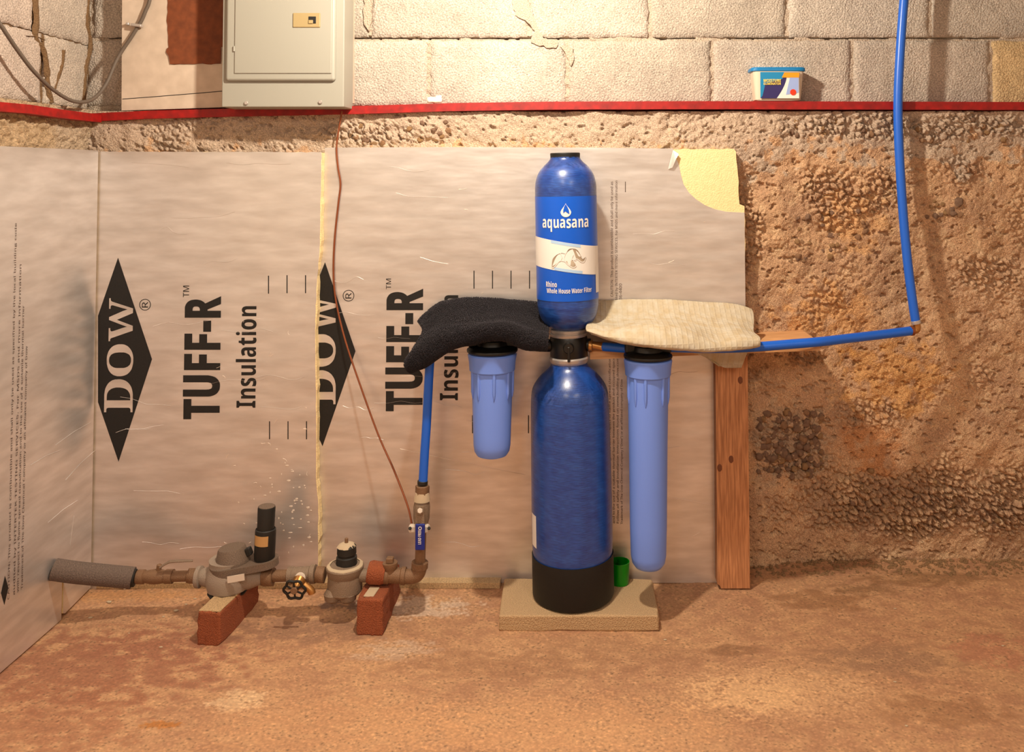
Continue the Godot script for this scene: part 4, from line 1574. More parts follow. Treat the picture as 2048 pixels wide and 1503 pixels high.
# ---------------------------------------------------------------- filter housings
func build_housings() -> void:
	var z := 2.30
	var make := func(called: String, label: String, cx: float, y_cap: float, k: float, list: Array, ribs: Array):
		var base := P(cx, list[0][0], z)
		var o := thing(called, label, "water filter", base)
		var prof := []
		for q in list:
			prof.append(Vector2(q[1] * U(q[0], z), P(PX, q[0], z).y - base.y))
		put_here(o, "bowl", lathe(prof, 64), "housing_blue", "periwinkle blue plastic bowl")
		var y0: float = P(PX, y_cap, z).y - base.y
		var r := 50.0 * k * U(700, z)
		put_here(o, "cap", lathe([Vector2(0, y0 - 0.006), Vector2(r * 0.95, y0 - 0.006), Vector2(r * 0.99, y0 - 0.004), Vector2(r, y0 - 0.001), Vector2(r * 0.985, y0 + 0.002), Vector2(r * 0.86, y0 + 0.008), Vector2(r * 0.62, y0 + 0.012), Vector2(r * 0.58, y0 + 0.024), Vector2(0, y0 + 0.026)], 56), "black_plastic", "black filter head")
		put_here(o, "port_block", round_box(Vector3(r * 1.9, 0.036, 0.045), 0.008, Transform3D(Basis(), Vector3(0, y0 + 0.022, -0.012))), "black_plastic")
		# upright ribs under the flange
		for a in ribs:
			var top: float = P(PX, list[-4][0] + 3.0, z).y - base.y
			var low: float = P(PX, list[-4][0] + 72.0, z).y - base.y
			var rr: float = (list[-6][1] - 0.9) * U(740, z)
			var st := new_st()
			lathe_into(st, [Vector2(0, 0), Vector2(0.0012, 0.004), Vector2(0.0042, 0.02), Vector2(0.0052, top - low - 0.002), Vector2(0, top - low)], 10, Transform3D(Basis(), Vector3(sin(a) * (rr + 0.000), low, cos(a) * (rr + 0.000))))
			put_here(o, "rib", done(st), "housing_blue")
	make.call("filter_housing", "short blue filter housing hanging under the navy towel, left of the tank", 984, 698, 1.02, [[913, 0], [912, 20], [908, 30], [900, 35], [888, 37], [870, 37.5], [800, 39.5], [760, 41], [742, 41.5], [738, 45.5], [722, 46.5], [708, 49], [705, 47], [700, 30]].map(func(q): return q), [-1.15, -0.62, 0.18, 0.95, 1.5])
	make.call("filter_housing", "long blue filter housing hanging under the cream towel, right of the tank", 1297, 710, 0.98, [[1136, 0], [1135, 18], [1131, 27], [1122, 33], [1108, 35.5], [1050, 37], [900, 38.5], [780, 40.5], [752, 41.5], [748, 45.5], [734, 46.5], [720, 48.5], [717, 47], [712, 30]], [-1.3, -0.72, -0.2, 0.72, 1.3])


# ---------------------------------------------------------------- post and shelf plank
func build_shelf_and_post() -> void:
	var zf := 2.436
	var a := P(1434, 1176, zf)
	var b := P(1498, 712, zf)
	var post := thing("wooden_post", "brown wooden stud standing on the floor at the right edge of the foil board", "post", Vector3((a.x + b.x) / 2, a.y, -zf - 0.018))
	post.rotation.z = 0.004
	var w := 0.089
	var h := b.y - a.y
	var poly := PackedVector2Array([Vector2(-w / 2 + 0.010, 0.0), Vector2(w / 2, 0.0), Vector2(w / 2, h), Vector2(-w / 2, h), Vector2(-w / 2, 0.012), Vector2(-w / 2 + 0.006, 0.008)])
	put_here(post, "stud", prism(poly, Transform3D(Basis(), Vector3(0, 0, -0.018)), 0.0365), "pine")
	for q in [[1440, 935], [1463, 918], [1482, 760]]:
		var c := P(q[0], q[1], zf)
		put_here(post, "knot", lathe([Vector2(0, 0), Vector2(0.0085, 0), Vector2(0.007, 0.0008), Vector2(0, 0.001)], 14, Transform3D(Basis(Vector3(1, 0, 0), PI / 2).scaled(Vector3(0.8, 1.25, 1)), c - post.position + Vector3(0, 0, 0.0005)), 0.2), "knot")
	# the plank the filters hang from; notched round the board, its far end reaches the wall
	var f0 := P(1180, 702, 2.362)
	var f1 := P(1640, 684, 2.362)
	var x0 := f0.x
	var x1 := f1.x
	var plank := thing("shelf_plank", "tan wooden plank resting on the post, running out beyond the cream towel", "plank", Vector3((x0 + x1) / 2, (f0.y + f1.y) / 2, -2.362))
	var slope := (f1.y - f0.y) / (x1 - x0)
	var edge := P(1497, 690, Z_C).x
	var shape := PackedVector2Array([Vector2(x0, 2.362), Vector2(x1, 2.362), Vector2(x1, 2.59), Vector2(edge, 2.59), Vector2(edge, 2.470), Vector2(x0, 2.470)])
	var t := Transform3D(Basis(Vector3(1, slope, 0), Vector3(0, 0, -1), Vector3(0, 1, 0)), Vector3(0, f0.y - slope * x0 - 0.022, 0))
	put(plank, "board", prism(shape, t, 0.022), "pine_flat")


# ---------------------------------------------------------------- towels
func build_towels() -> void:
	var navy := [
		[[838, 643, 2.43], [868, 614, 2.44], [900, 600, 2.44], [945, 597, 2.44], [1000, 599, 2.44], [1050, 601, 2.44], [1096, 606, 2.43]],
		[[841, 648, 2.40], [868, 622, 2.41], [902, 609, 2.41], [950, 608, 2.41], [1005, 610, 2.41], [1052, 613, 2.41], [1096, 622, 2.41]],
		[[846, 662, 2.34], [872, 644, 2.35], [905, 630, 2.35], [955, 628, 2.36], [1008, 630, 2.36], [1055, 636, 2.36], [1097, 646, 2.37]],
		[[826, 698, 2.29], [858, 670, 2.28], [897, 652, 2.28], [955, 644, 2.28], [1010, 642, 2.28], [1055, 654, 2.28], [1096, 660, 2.30]],
		[[810, 722, 2.26], [845, 694, 2.24], [890, 668, 2.23], [950, 653, 2.22], [1010, 650, 2.22], [1055, 668, 2.23], [1095, 676, 2.25]],
		[[814, 738, 2.255], [850, 718, 2.235], [892, 694, 2.225], [950, 674, 2.215], [1008, 670, 2.215], [1052, 688, 2.225], [1093, 695, 2.245]],
		[[824, 743, 2.27], [856, 727, 2.25], [895, 702, 2.24], [948, 684, 2.235], [1006, 680, 2.235], [1050, 694, 2.24], [1092, 698, 2.26]],
		[[840, 730, 2.30], [868, 714, 2.29], [900, 694, 2.28], [948, 677, 2.275], [1004, 675, 2.275], [1048, 686, 2.28], [1091, 690, 2.29]]]
	var n := thing("towel", "navy terry towel draped over the left filter housing and pipe", "towel", P(960, 690, 2.3))
	var cloth := sheet(navy, 84, 72, 0.006, 0.006, 3.0)
	put(n, "cloth", cloth, "navy_terry")
	# the loops of the terry, far too many to count
	var loop := tube([Vector3(-0.0009, 0, 0), Vector3(-0.0004, 0.0030, 0), Vector3(0.0006, 0.0042, 0.0004)], 0.0007, 4)
	var arr := cloth.surface_get_arrays(0)
	var vv: PackedVector3Array = arr[Mesh.ARRAY_VERTEX]
	var vn: PackedVector3Array = arr[Mesh.ARRAY_NORMAL]
	var mm := MultiMesh.new()
	mm.transform_format = MultiMesh.TRANSFORM_3D
	mm.mesh = loop
	var spots := []
	for k in range(0, vv.size() - 2, 3):
		for rep in 2:
			var a := rng.randf()
			var b := rng.randf() * (1.0 - a)
			var p := vv[k] + (vv[k + 1] - vv[k]) * a + (vv[k + 2] - vv[k]) * b
			var up := (vn[k] + Vector3(rng.randf() - 0.5, rng.randf() - 0.5, rng.randf() - 0.5) * 0.9).normalized()
			var side := up.cross(Vector3(rng.randf() - 0.5, rng.randf() - 0.5, rng.randf() + 0.1)).normalized()
			spots.append(Transform3D(Basis(side, up, side.cross(up)), p))
	mm.instance_count = spots.size()
	for k in spots.size():
		mm.set_instance_transform(k, spots[k])
	var pile := MultiMeshInstance3D.new()
	pile.name = "terry_pile"
	pile.multimesh = mm
	pile.material_override = M["navy_terry"]
	pile.set_meta("kind", "stuff")
	n.add_child(pile, true)
	pile.position = -n.position
	var cream := [
		[[1188, 600, 2.462], [1240, 599, 2.464], [1300, 598, 2.464], [1370, 600, 2.464], [1430, 604, 2.464], [1475, 608, 2.462], [1503, 618, 2.458]],
		[[1186, 612, 2.44], [1240, 612, 2.44], [1300, 611, 2.44], [1370, 612, 2.44], [1430, 616, 2.44], [1478, 620, 2.44], [1507, 628, 2.44]],
		[[1184, 628, 2.40], [1238, 632, 2.40], [1300, 630, 2.40], [1370, 628, 2.41], [1430, 634, 2.41], [1480, 640, 2.41], [1508, 648, 2.41]],
		[[1180, 642, 2.35], [1230, 648, 2.345], [1298, 640, 2.35], [1372, 642, 2.36], [1430, 650, 2.36], [1480, 656, 2.36], [1508, 662, 2.36]],
		[[1173, 650, 2.30], [1226, 654, 2.29], [1296, 650, 2.27], [1372, 656, 2.28], [1428, 668, 2.31], [1480, 668, 2.31], [1516, 670, 2.31]],
		[[1172, 656, 2.27], [1224, 664, 2.25], [1294, 670, 2.225], [1370, 678, 2.23], [1430, 684, 2.26], [1482, 678, 2.27], [1520, 676, 2.275]],
		[[1176, 664, 2.26], [1224, 677, 2.235], [1294, 690, 2.21], [1368, 698, 2.215], [1430, 700, 2.245], [1482, 697, 2.26], [1520, 688, 2.268]],
		[[1184, 670, 2.28], [1226, 682, 2.255], [1294, 694, 2.235], [1368, 702, 2.24], [1430, 703, 2.265], [1482, 700, 2.28], [1517, 692, 2.29]],
		[[1190, 666, 2.30], [1228, 678, 2.28], [1294, 690, 2.265], [1368, 697, 2.27], [1430, 698, 2.29], [1482, 695, 2.30], [1512, 688, 2.31]]]
	var c := thing("towel", "cream waffle towel draped over the right filter housing and plank", "towel", P(1340, 695, 2.3))
	put(c, "cloth", sheet(cream, 96, 80, 0.005, 0.004, 8.0), "cream_waffle")
	var corner := [
		[[1350, 690, 2.345], [1400, 692, 2.345], [1450, 692, 2.345], [1498, 690, 2.345]],
		[[1372, 702, 2.35], [1412, 704, 2.352], [1455, 705, 2.352], [1495, 704, 2.35]],
		[[1408, 712, 2.362], [1428, 716, 2.372], [1458, 720, 2.375], [1489, 720, 2.37]],
		[[1434, 726, 2.38], [1446, 734, 2.395], [1462, 736, 2.40], [1483, 735, 2.39]]]
	put(c, "hanging_corner", sheet(corner, 32, 24, 0.004, 0.003, 12.0), "cream_waffle", "corner of the towel hanging behind")


# ---------------------------------------------------------------- blue pipes
func build_blue_pipes() -> void:
	var path := func(list: Array) -> Array:
		var out := []
		for q in list:
			out.append(P(q[0], q[1], q[2]))
		return smooth_path(out, 8)
	single("blue_pipe", tube(path.call([[1840, -330, 2.475], [1820, -120, 2.472], [1808, 0, 2.47], [1800, 110, 2.468], [1796, 200, 2.466], [1797, 270, 2.464], [1801, 350, 2.462], [1808, 450, 2.46], [1817, 540, 2.456], [1827, 615, 2.452], [1832, 646, 2.45]]), 0.0125, 20), "pex_blue", "upright blue plastic pipe in front of the block wall, right side", "pipe")
	var e := thing("pipe_elbow", "small brass elbow joining the two blue pipes on the right", "pipe fitting", P(1834, 658, 2.45))
	put(e, "elbow", tube(smooth_path([P(1832, 640, 2.45), P(1834, 654, 2.45), P(1831, 660, 2.45), P(1816, 662, 2.448)], 6), 0.0098, 16), "brass")
	put(e, "crimp_ring", rod(P(1831, 640, 2.45), P(1833, 647, 2.45), 0.0138), "ring_metal")
	put(e, "crimp_ring", rod(P(1827, 660.5, 2.45), P(1820, 661.5, 2.449), 0.0138), "copper", "copper crimp ring")
	single("blue_pipe", tube(path.call([[1824, 661, 2.449], [1760, 669, 2.42], [1700, 676, 2.385], [1640, 683, 2.345], [1580, 688, 2.335], [1500, 694, 2.325], [1420, 696, 2.315], [1330, 694, 2.305]]), 0.0125, 20), "pex_blue", "nearly level blue plastic pipe in front of the plank", "pipe")
	single("blue_pipe", tube(path.call([[862, 695, 2.30], [859, 735, 2.302], [856, 790, 2.304], [853, 850, 2.306], [849, 910, 2.308], [846, 966, 2.31]]), 0.0118, 20), "pex_blue", "straight blue plastic pipe rising from the lever valve to the navy towel", "pipe")
	# fittings beside the tank neck
	var f := thing("brass_union", "brass union and blue pipe stub right of the tank valve", "pipe fitting", P(1194, 692, 2.35))
	put(f, "flange", rod(P(1177, 691, 2.357), P(1185, 691.5, 2.356), 0.0165), "brass")
	put(f, "nut", rod(P(1184, 691.5, 2.356), P(1207, 693, 2.352), 0.0125, 6, 0.001), "brass")
	put(f, "pipe_stub", rod(P(1206, 693, 2.352), P(1262, 697, 2.312), 0.0118), "pex_blue")
	var g := thing("pipe_nipple", "short dark nipple between the short housing and the tank valve", "pipe fitting", P(1065, 690, 2.34))
	put(g, "nipple", rod(P(1030, 688, 2.305), P(1096, 690, 2.355), 0.0105), "black_plastic")


# ---------------------------------------------------------------- meter line
const Z_L := 2.31

func hexnut(a: Vector3, b: Vector3, r: float) -> ArrayMesh:
	return rod(a, b, r, 6, 0.0015)


func L(px: float, py: float, dz := 0.0) -> Vector3:
	return P(px, py, Z_L + dz)


func build_meter_line() -> void:
	# bricks
	for q in [[392, 441, 1224, 1288, 2.187, 0.205, 0.11, "red brick on edge under the water meter"], [712, 766, 1198, 1270, 2.233, 0.195, 0.02, "red brick on edge under the pipe tee"]]:
		var a := P(q[0], q[3], q[4])
		var b := P(q[1], q[2], q[4])
		var y0 := floor_height(a.x, q[4]) - 0.002
		var size := Vector3(b.x - a.x, b.y - y0, q[5])
		var t := Transform3D(Basis(Vector3(0, 1, 0), -q[6]), Vector3((a.x + b.x) / 2 + q[6] * q[5] / 2, y0 + size.y / 2, -q[4] - q[5] / 2))
		var o := thing("brick", q[7], "brick", Vector3(t.origin.x, y0, t.origin.z))
		put(o, "body", round_box(size, 0.006, t, 0.005), "brick_red")
		if q[0] == 392:
			put(o, "mortar_crust", round_box(Vector3(size.x * 0.92, 0.005, size.z * 0.96), 0.002, t.translated_local(Vector3(0, size.y / 2, 0)), 0.003), "batten", "tan mortar crust on top")
		if q[0] == 712:
			put(o, "mortar_crust", round_box(Vector3(0.026, 0.004, 0.05), 0.0018, Transform3D(Basis(Vector3(0, 1, 0), -0.1), Vector3(a.x + 0.030, y0 + size.y + 0.001, -2.27))), "lime_crust", "white mortar crust on top")
	# wrapped pipe out of the left board
	var w := thing("wrapped_pipe", "grey foam wrapped pipe coming out of the left foil board", "pipe", L(200, 1150))
	put(w, "wrap", tube(smooth_path([P(108, 1138, 2.262), P(150, 1144, 2.272), P(210, 1150, 2.29), P(266, 1155, 2.305)], 6), 0.0262, 28), "pipe_wrap")
	put(w, "wrap_end", rod(P(262, 1155, 2.304), P(271, 1155, 2.306), 0.022), "meter_dark")
	put(w, "pipe_end", rod(L(266, 1154), L(276, 1154), 0.0145), "bronze_old")
	# lever valve left of the meter
	var v := thing("lever_valve", "old bronze ball valve with a flat lever, left of the water meter", "valve", L(320, 1152))
	put(v, "body", lathe_between(L(274, 1153), L(346, 1152), [[0, 0.012], [0.02, 0.0175], [0.2, 0.0175], [0.22, 0.0145], [0.36, 0.017], [0.5, 0.0185], [0.68, 0.017], [0.78, 0.015], [0.8, 0.0175], [1.0, 0.0175], [1.0, 0.012]]), "bronze_old")
	put(v, "union_nut", hexnut(L(377, 1151), L(393, 1151), 0.020), "bronze_old")
	put(v, "tail_pipe", rod(L(345, 1152), L(380, 1151), 0.0135), "bronze_old")
	put(v, "stem", rod(L(317, 1142), L(319, 1128), 0.0065), "bronze_old")
	put(v, "lever", sheet([[[318, 1133, 2.298], [332, 1124, 2.298], [345, 1119, 2.298], [386, 1118, 2.298]], [[318, 1136, 2.288], [332, 1127, 2.288], [346, 1123, 2.286], [386, 1121, 2.286]]], 24, 5, 0.0025, 0.0, 0.0), "galvanised", "flat grey lever")
	# the meter
	var c := L(462, 1150)
	var m := thing("water_meter", "old grey water meter with a black register and upright transmitter, on the brick", "water meter", Vector3(c.x, L(462, 1190).y, c.z))
	var mb := put(m, "body", lathe(pts_at([[1196, 0], [1195, 33], [1190, 41], [1172, 45], [1158, 43], [1146, 38], [1138, 37], [1132, 38], [1132, 0]], Z_L - 0.045), 40, Transform3D(Basis(), Vector3(c.x - 0.006, 0, c.z)), 0.03), "meter_grey", "grey cast body")
	put(mb, "port", lathe_between(L(392, 1153), L(430, 1153), [[0, 0.012], [0.05, 0.026], [0.25, 0.027], [0.3, 0.020], [1.0, 0.030], [1.0, 0.0]]), "meter_grey")
	put(mb, "port", lathe_between(L(480, 1150), L(527, 1153), [[0, 0.036], [0.5, 0.031], [0.85, 0.021], [1.0, 0.019], [1.0, 0.0]]), "meter_grey")
	var sf := Z_L - 45.0 * U(1155, Z_L) - 0.0005
	put(mb, "sticker", slab([[454, 1153], [488, 1147], [489, 1160], [455, 1166]], sf, 0.002), "white_sticker", "pale serial sticker")
	put(m, "union_nut", hexnut(L(526, 1153), L(547, 1152), 0.025), "bronze_old")
	put(m, "bottom_plate", lathe(pts_at([[1203, 0], [1202, 36], [1197, 39], [1194, 36], [1194, 0]], Z_L - 0.045), 32, Transform3D(Basis(), Vector3(c.x - 0.008, 0, c.z))), "meter_dark")
	# stadium flange that carries dome and transmitter
	var ca := L(463, 1122)
	var cb := L(531, 1113)
	var ra := 40.5 * U(1120, Z_L)
	var rb := 26.0 * U(1113, Z_L)
	var outline := PackedVector2Array()
	for k in 48:
		var t := TAU * k / 48
		outline.append(Vector2(cos(t), sin(t)) * ra)
		outline.append(Vector2(cb.x - ca.x, 0) + Vector2(cos(t), sin(t)) * rb)
	outline = Geometry2D.convex_hull(outline)
	outline.remove_at(outline.size() - 1)
	var tilt := atan2(cb.y - ca.y, cb.x - ca.x) * 0.8
	var ft := Transform3D(Basis(Vector3(0, 0, 1), tilt) * Basis(Vector3(1, 0, 0), -PI / 2), Vector3(ca.x, ca.y - 0.020, ca.z))
	var rim := put(m, "register_flange", prism(outline, ft, 0.018), "meter_cap", "dark oval register plate")
	var dt := Transform3D(Basis(Vector3(0, 0, 1), tilt), Vector3(ca.x + 0.004, ca.y - 0.003, ca.z))
	put(m, "register_lid", lathe([Vector2(0.043, 0), Vector2(0.044, 0.004), Vector2(0.042, 0.010), Vector2(0.0345, 0.036), Vector2(0.032, 0.040), Vector2(0.0, 0.041)], 40, dt), "meter_cap", "domed register lid")
	put(m, "lid_hinge", round_box(Vector3(0.014, 0.020, 0.018), 0.003, Transform3D(Basis(Vector3(0, 0, 1), tilt + 0.3), Vector3(ca.x + 0.045, ca.y + 0.026, ca.z))), "meter_dark")
	var tb := cb + Vector3(-0.003, -0.006, 0)
	var tx := put(m, "transmitter", lathe([Vector2(0.0245, 0), Vector2(0.0262, 0.004), Vector2(0.0262, 0.072), Vector2(0.0255, 0.078), Vector2(0.0235, 0.080), Vector2(0.0235, 0.077), Vector2(0.0215, 0.077), Vector2(0.0222, 0.132), Vector2(0.0212, 0.136), Vector2(0.0, 0.1365)], 36, Transform3D(Basis(Vector3(0, 0, 1), -0.035), tb)), "meter_dark", "black upright transmitter tube")
	var st := new_st()
	for k in 14:
		var a0 := -0.95 + 1.55 * k / 14.0
		var a1 := -0.95 + 1.55 * (k + 1) / 14.0
		var q := Transform3D(Basis(Vector3(0, 0, 1), -0.035), tb)
		quad(st, q * Vector3(sin(a0) * 0.0266, 0.042, cos(a0) * 0.0266), q * Vector3(sin(a1) * 0.0266, 0.042, cos(a1) * 0.0266), q * Vector3(sin(a1) * 0.0266, 0.068, cos(a1) * 0.0266), q * Vector3(sin(a0) * 0.0266, 0.068, cos(a0) * 0.0266))
	put(tx, "sticker", done(st), "tan_sticker", "tan sticker")
	put(tx, "top_dust", lathe([Vector2(0.0205, 0.1362), Vector2(0.0198, 0.1372), Vector2(0, 0.1375)], 30, Transform3D(Basis(Vector3(0, 0, 1), -0.035), tb)), "meter_cap", "dusty top")
	# pipe on to the drain valve and the regulator
	var p := thing("supply_pipe", "rusty supply pipe between the water meter and the regulator", "pipe", L(600, 1150))
	put(p, "nipple", rod(L(545, 1151), L(580, 1150), 0.0148), "bronze_old")
	put(p, "tee", lathe_between(L(576, 1150), L(632, 1147), [[0, 0.014], [0.02, 0.022], [0.16, 0.022], [0.2, 0.0195], [0.78, 0.0195], [0.82, 0.023], [0.98, 0.023], [1.0, 0.014]]), "galvanised")
	put(p, "hex_bushing", hexnut(L(632, 1148), L(650, 1149), 0.022), "bronze_old")
	put(p, "branch", rod(L(600, 1154), L(600, 1156, -0.035), 0.0135), "white_sticker")
	var d := thing("drain_valve", "small drain valve with a dark spoked handwheel below the supply pipe", "valve", L(592, 1176, -0.05))
	put(d, "body", lathe_between(L(600, 1157, -0.03), L(591, 1178, -0.058), [[0, 0.013], [0.1, 0.016], [0.5, 0.014], [0.9, 0.009], [1.0, 0.0]]), "brass")
	put(d, "outlet", tube(smooth_path([L(600, 1165, -0.03), L(612, 1172, -0.03), L(622, 1180, -0.03), L(624, 1186, -0.03)], 5), 0.0095, 14), "brass", "brass spout")
	var hc := L(589, 1179, -0.065)
	var ring := []
	for k in 61:
		var a := TAU * k / 60
		var r := 0.0255 * (1.0 + 0.09 * cos(a * 6.0))
		ring.append(hc + Vector3(cos(a) * r, sin(a) * r * 0.97, 0.25 * sin(a) * r))
	var hw := put(d, "handwheel", tube(ring, 0.0034, 8), "meter_dark", "dark handwheel")
	for k in 6:
		var a := TAU * (k + 0.5) / 6
		put(hw, "spoke", rod(hc + Vector3(0, 0, 0.002), hc + Vector3(cos(a) * 0.024, sin(a) * 0.024, 0.006 * sin(a)), 0.0024, 8, 0.0005), "meter_dark")
	put(hw, "hub", rod(hc + Vector3(0, 0, -0.004), hc + Vector3(0, 0, 0.007), 0.009, 12), "bronze_old")
	# regulator
	var rc := L(690, 1150)
	var rg := thing("pressure_regulator", "bell shaped galvanised pressure regulator with a lime crusted cap", "regulator", Vector3(rc.x, L(690, 1196).y, rc.z))
	put(rg, "body", lathe(pts_at([[1197, 0], [1196, 30], [1190, 35], [1170, 34], [1155, 33], [1148, 30], [1140, 0]], Z_L - 0.03), 36, Transform3D(Basis(), Vector3(rc.x, 0, rc.z)), 0.06), "galvanised")
	put(rg, "flange", lathe(pts_at([[1154, 0], [1153, 30], [1146, 34], [1138, 36], [1132, 37], [1130, 36], [1128, 30], [1125, 18], [1124, 0]], Z_L), 40, Transform3D(Basis(), Vector3(rc.x, 0, rc.z))), "galvanised")
	put(rg, "lime_ring", lathe(pts_at([[1131.5, 28], [1130.5, 35.8], [1128.5, 35], [1126.5, 29]], Z_L), 40, Transform3D(Basis(), Vector3(rc.x, 0, rc.z)), 0.05), "lime_crust", "white lime crust")
	put(rg, "adjuster_cap", lathe(pts_at([[1128, 0], [1127, 21], [1112, 20], [1110, 17], [1108, 17], [1106, 19], [1092, 18.5], [1088, 15], [1086, 0]], Z_L), 28, Transform3D(Basis(), Vector3(rc.x + 0.004, 0, rc.z)), 0.06), "meter_dark", "dark adjuster cap")
	put(rg, "lime_top", lathe(pts_at([[1092, 18.9], [1088, 15.5], [1085, 9], [1084, 0]], Z_L), 20, Transform3D(Basis(), Vector3(rc.x + 0.004, 0, rc.z)), 0.15), "lime_crust")
	put(rg, "adjuster_screw", rod(L(693, 1086), L(693, 1075), 0.0045), "bronze_old")
	for s in [-20.0, 10.0]:
		put(rg, "lobe", lathe(pts_at([[1203, 0], [1202, 10], [1197, 16], [1186, 18], [1176, 12], [1176, 0]], Z_L - 0.018), 20, Transform3D(Basis(), Vector3(rc.x + s * 0.0013, 0, rc.z + 0.018))), "galvanised")
	# coupling, plugged tee, elbow and riser
	var e := thing("pipe_run", "rusty pipe tee with a plug, elbow and riser above the right brick", "pipe", L(785, 1150))
	put(e, "nipple", rod(L(720, 1150), L(742, 1150), 0.017), "galvanised")
	put(e, "coupling", lathe_between(L(736, 1143), L(772, 1147), [[0, 0.016], [0.03, 0.026], [0.2, 0.029], [0.75, 0.028], [0.97, 0.024], [1.0, 0.016]]), "brick_red", "rust red coupling")
	put(e, "tee", lathe_between(L(768, 1149), L(812, 1151), [[0, 0.015], [0.02, 0.022], [0.2, 0.022], [0.26, 0.0195], [0.76, 0.0195], [0.8, 0.022], [0.98, 0.022], [1.0, 0.014]]), "bronze_old")
	put(e, "tee_neck", lathe_between(L(781, 1152), L(780, 1124), [[0, 0.018], [0.6, 0.0175], [0.7, 0.0195], [1.0, 0.0195], [1.0, 0.0]]), "bronze_old")
	put(e, "plug", round_box(Vector3(0.018, 0.013, 0.018), 0.002, Transform3D(Basis(), L(780, 1119))), "bronze_old", "square pipe plug")
	put(e, "elbow", tube(smooth_path([L(806, 1152), L(822, 1152), L(834, 1148), L(839, 1137), L(839, 1126)], 6), 0.0185, 22), "bronze_old")
	put(e, "elbow_collar", rod(L(839, 1136), L(840, 1122), 0.0215), "bronze_old")
	put(e, "riser", rod(L(840, 1130), L(843, 1040), 0.0135), "bronze_old")
	# lever valve below the blue pipe
	var g := thing("lever_valve", "ball valve with a blue sleeved lever below the straight blue pipe", "valve", L(843, 1020))
	put(g, "body", lathe_between(L(842, 1062), L(844, 996), [[0, 0.012], [0.02, 0.016], [0.2, 0.017], [0.4, 0.021], [0.75, 0.0215], [0.85, 0.020], [0.9, 0.0195], [1.0, 0.017], [1.0, 0.0]]), "galvanised")
	put(g, "lime_collar", lathe_between(L(844, 1002), L(844.5, 984), [[0, 0.017], [0.1, 0.0215], [0.4, 0.0205], [1.0, 0.0175], [1.0, 0.0]]), "lime_crust", "white crusted collar")
	put(g, "top_nut", hexnut(L(844.5, 987), L(845, 970), 0.0185), "bronze_old")
	put(g, "crimp_ring", rod(L(845, 968), L(845.5, 960), 0.0136), "meter_dark", "dark crimp ring")
	put(g, "stem", rod(L(840, 1022, -0.018), L(840, 1022, -0.040), 0.009), "galvanised")
	put(g, "lever_nut", hexnut(L(840, 1021, -0.036), L(840, 1021, -0.046), 0.0072), "white_sticker")
	var zl := Z_L - 0.036
	var lv := put(g, "lever", slab([[832, 1012], [848, 1012], [849, 1052], [831, 1052]], zl, 0.003), "galvanised", "steel lever strap")
	put(lv, "sleeve", face_box([830.5, 1047, 850, 1099], zl - 0.001, 0.0035, 0.0025), "lever_blue", "blue lever sleeve")
	upright_words(lv, "sleeve_print", "LEAD FREE", sans_bold, 836, 842, 1088, 1060, zl - 0.0055, "label_white")
	put(lv, "sleeve_mark", prism_ring(P(840, 1056, zl - 0.0055), 0.0045), "label_white")
	var k := thing("earth_clamp", "pale earthing clamp on the riser behind the blue lever", "clamp", L(841, 1058))
	put(k, "jaw", round_box(Vector3(0.052, 0.020, 0.018), 0.005, Transform3D(Basis(), L(838, 1056, -0.012))), "white_sticker")
	put(k, "jaw", round_box(Vector3(0.050, 0.020, 0.012), 0.005, Transform3D(Basis(), L(841, 1056, 0.018))), "white_sticker")
	for px in [820, 858]:
		put(k, "bolt", rod(L(px, 1056, -0.030), L(px, 1056, 0.030), 0.0042, 10), "meter_dark")


func prism_ring(c: Vector3, r: float) -> ArrayMesh:
	var st := new_st()
	for k in 20:
		var a := TAU * k / 20
		var b := TAU * (k + 1) / 20
		var da := Vector3(cos(a), sin(a), 0)
		var db := Vector3(cos(b), sin(b), 0)
		quad(st, c + da * r * 0.6, c + da * r, c + db * r, c + db * r * 0.6)
	return done(st)


func pts_at(list: Array, z: float) -> Array:
	# profile from photograph rows (height) and half widths
	var out := []
	for q in list:
		out.append(Vector2(q[1] * U(q[0], z), P(PX, q[0], z).y))
	return out


func lathe_between(a: Vector3, b: Vector3, prof: Array) -> ArrayMesh:
	var h := (b - a).length()
	var out := [Vector2(0, 0)]
	for q in prof:
		out.append(Vector2(q[1], q[0] * h))
	if prof[-1][1] > 0.0:
		out.append(Vector2(0, h))
	return lathe(out, 28, along(a, b))


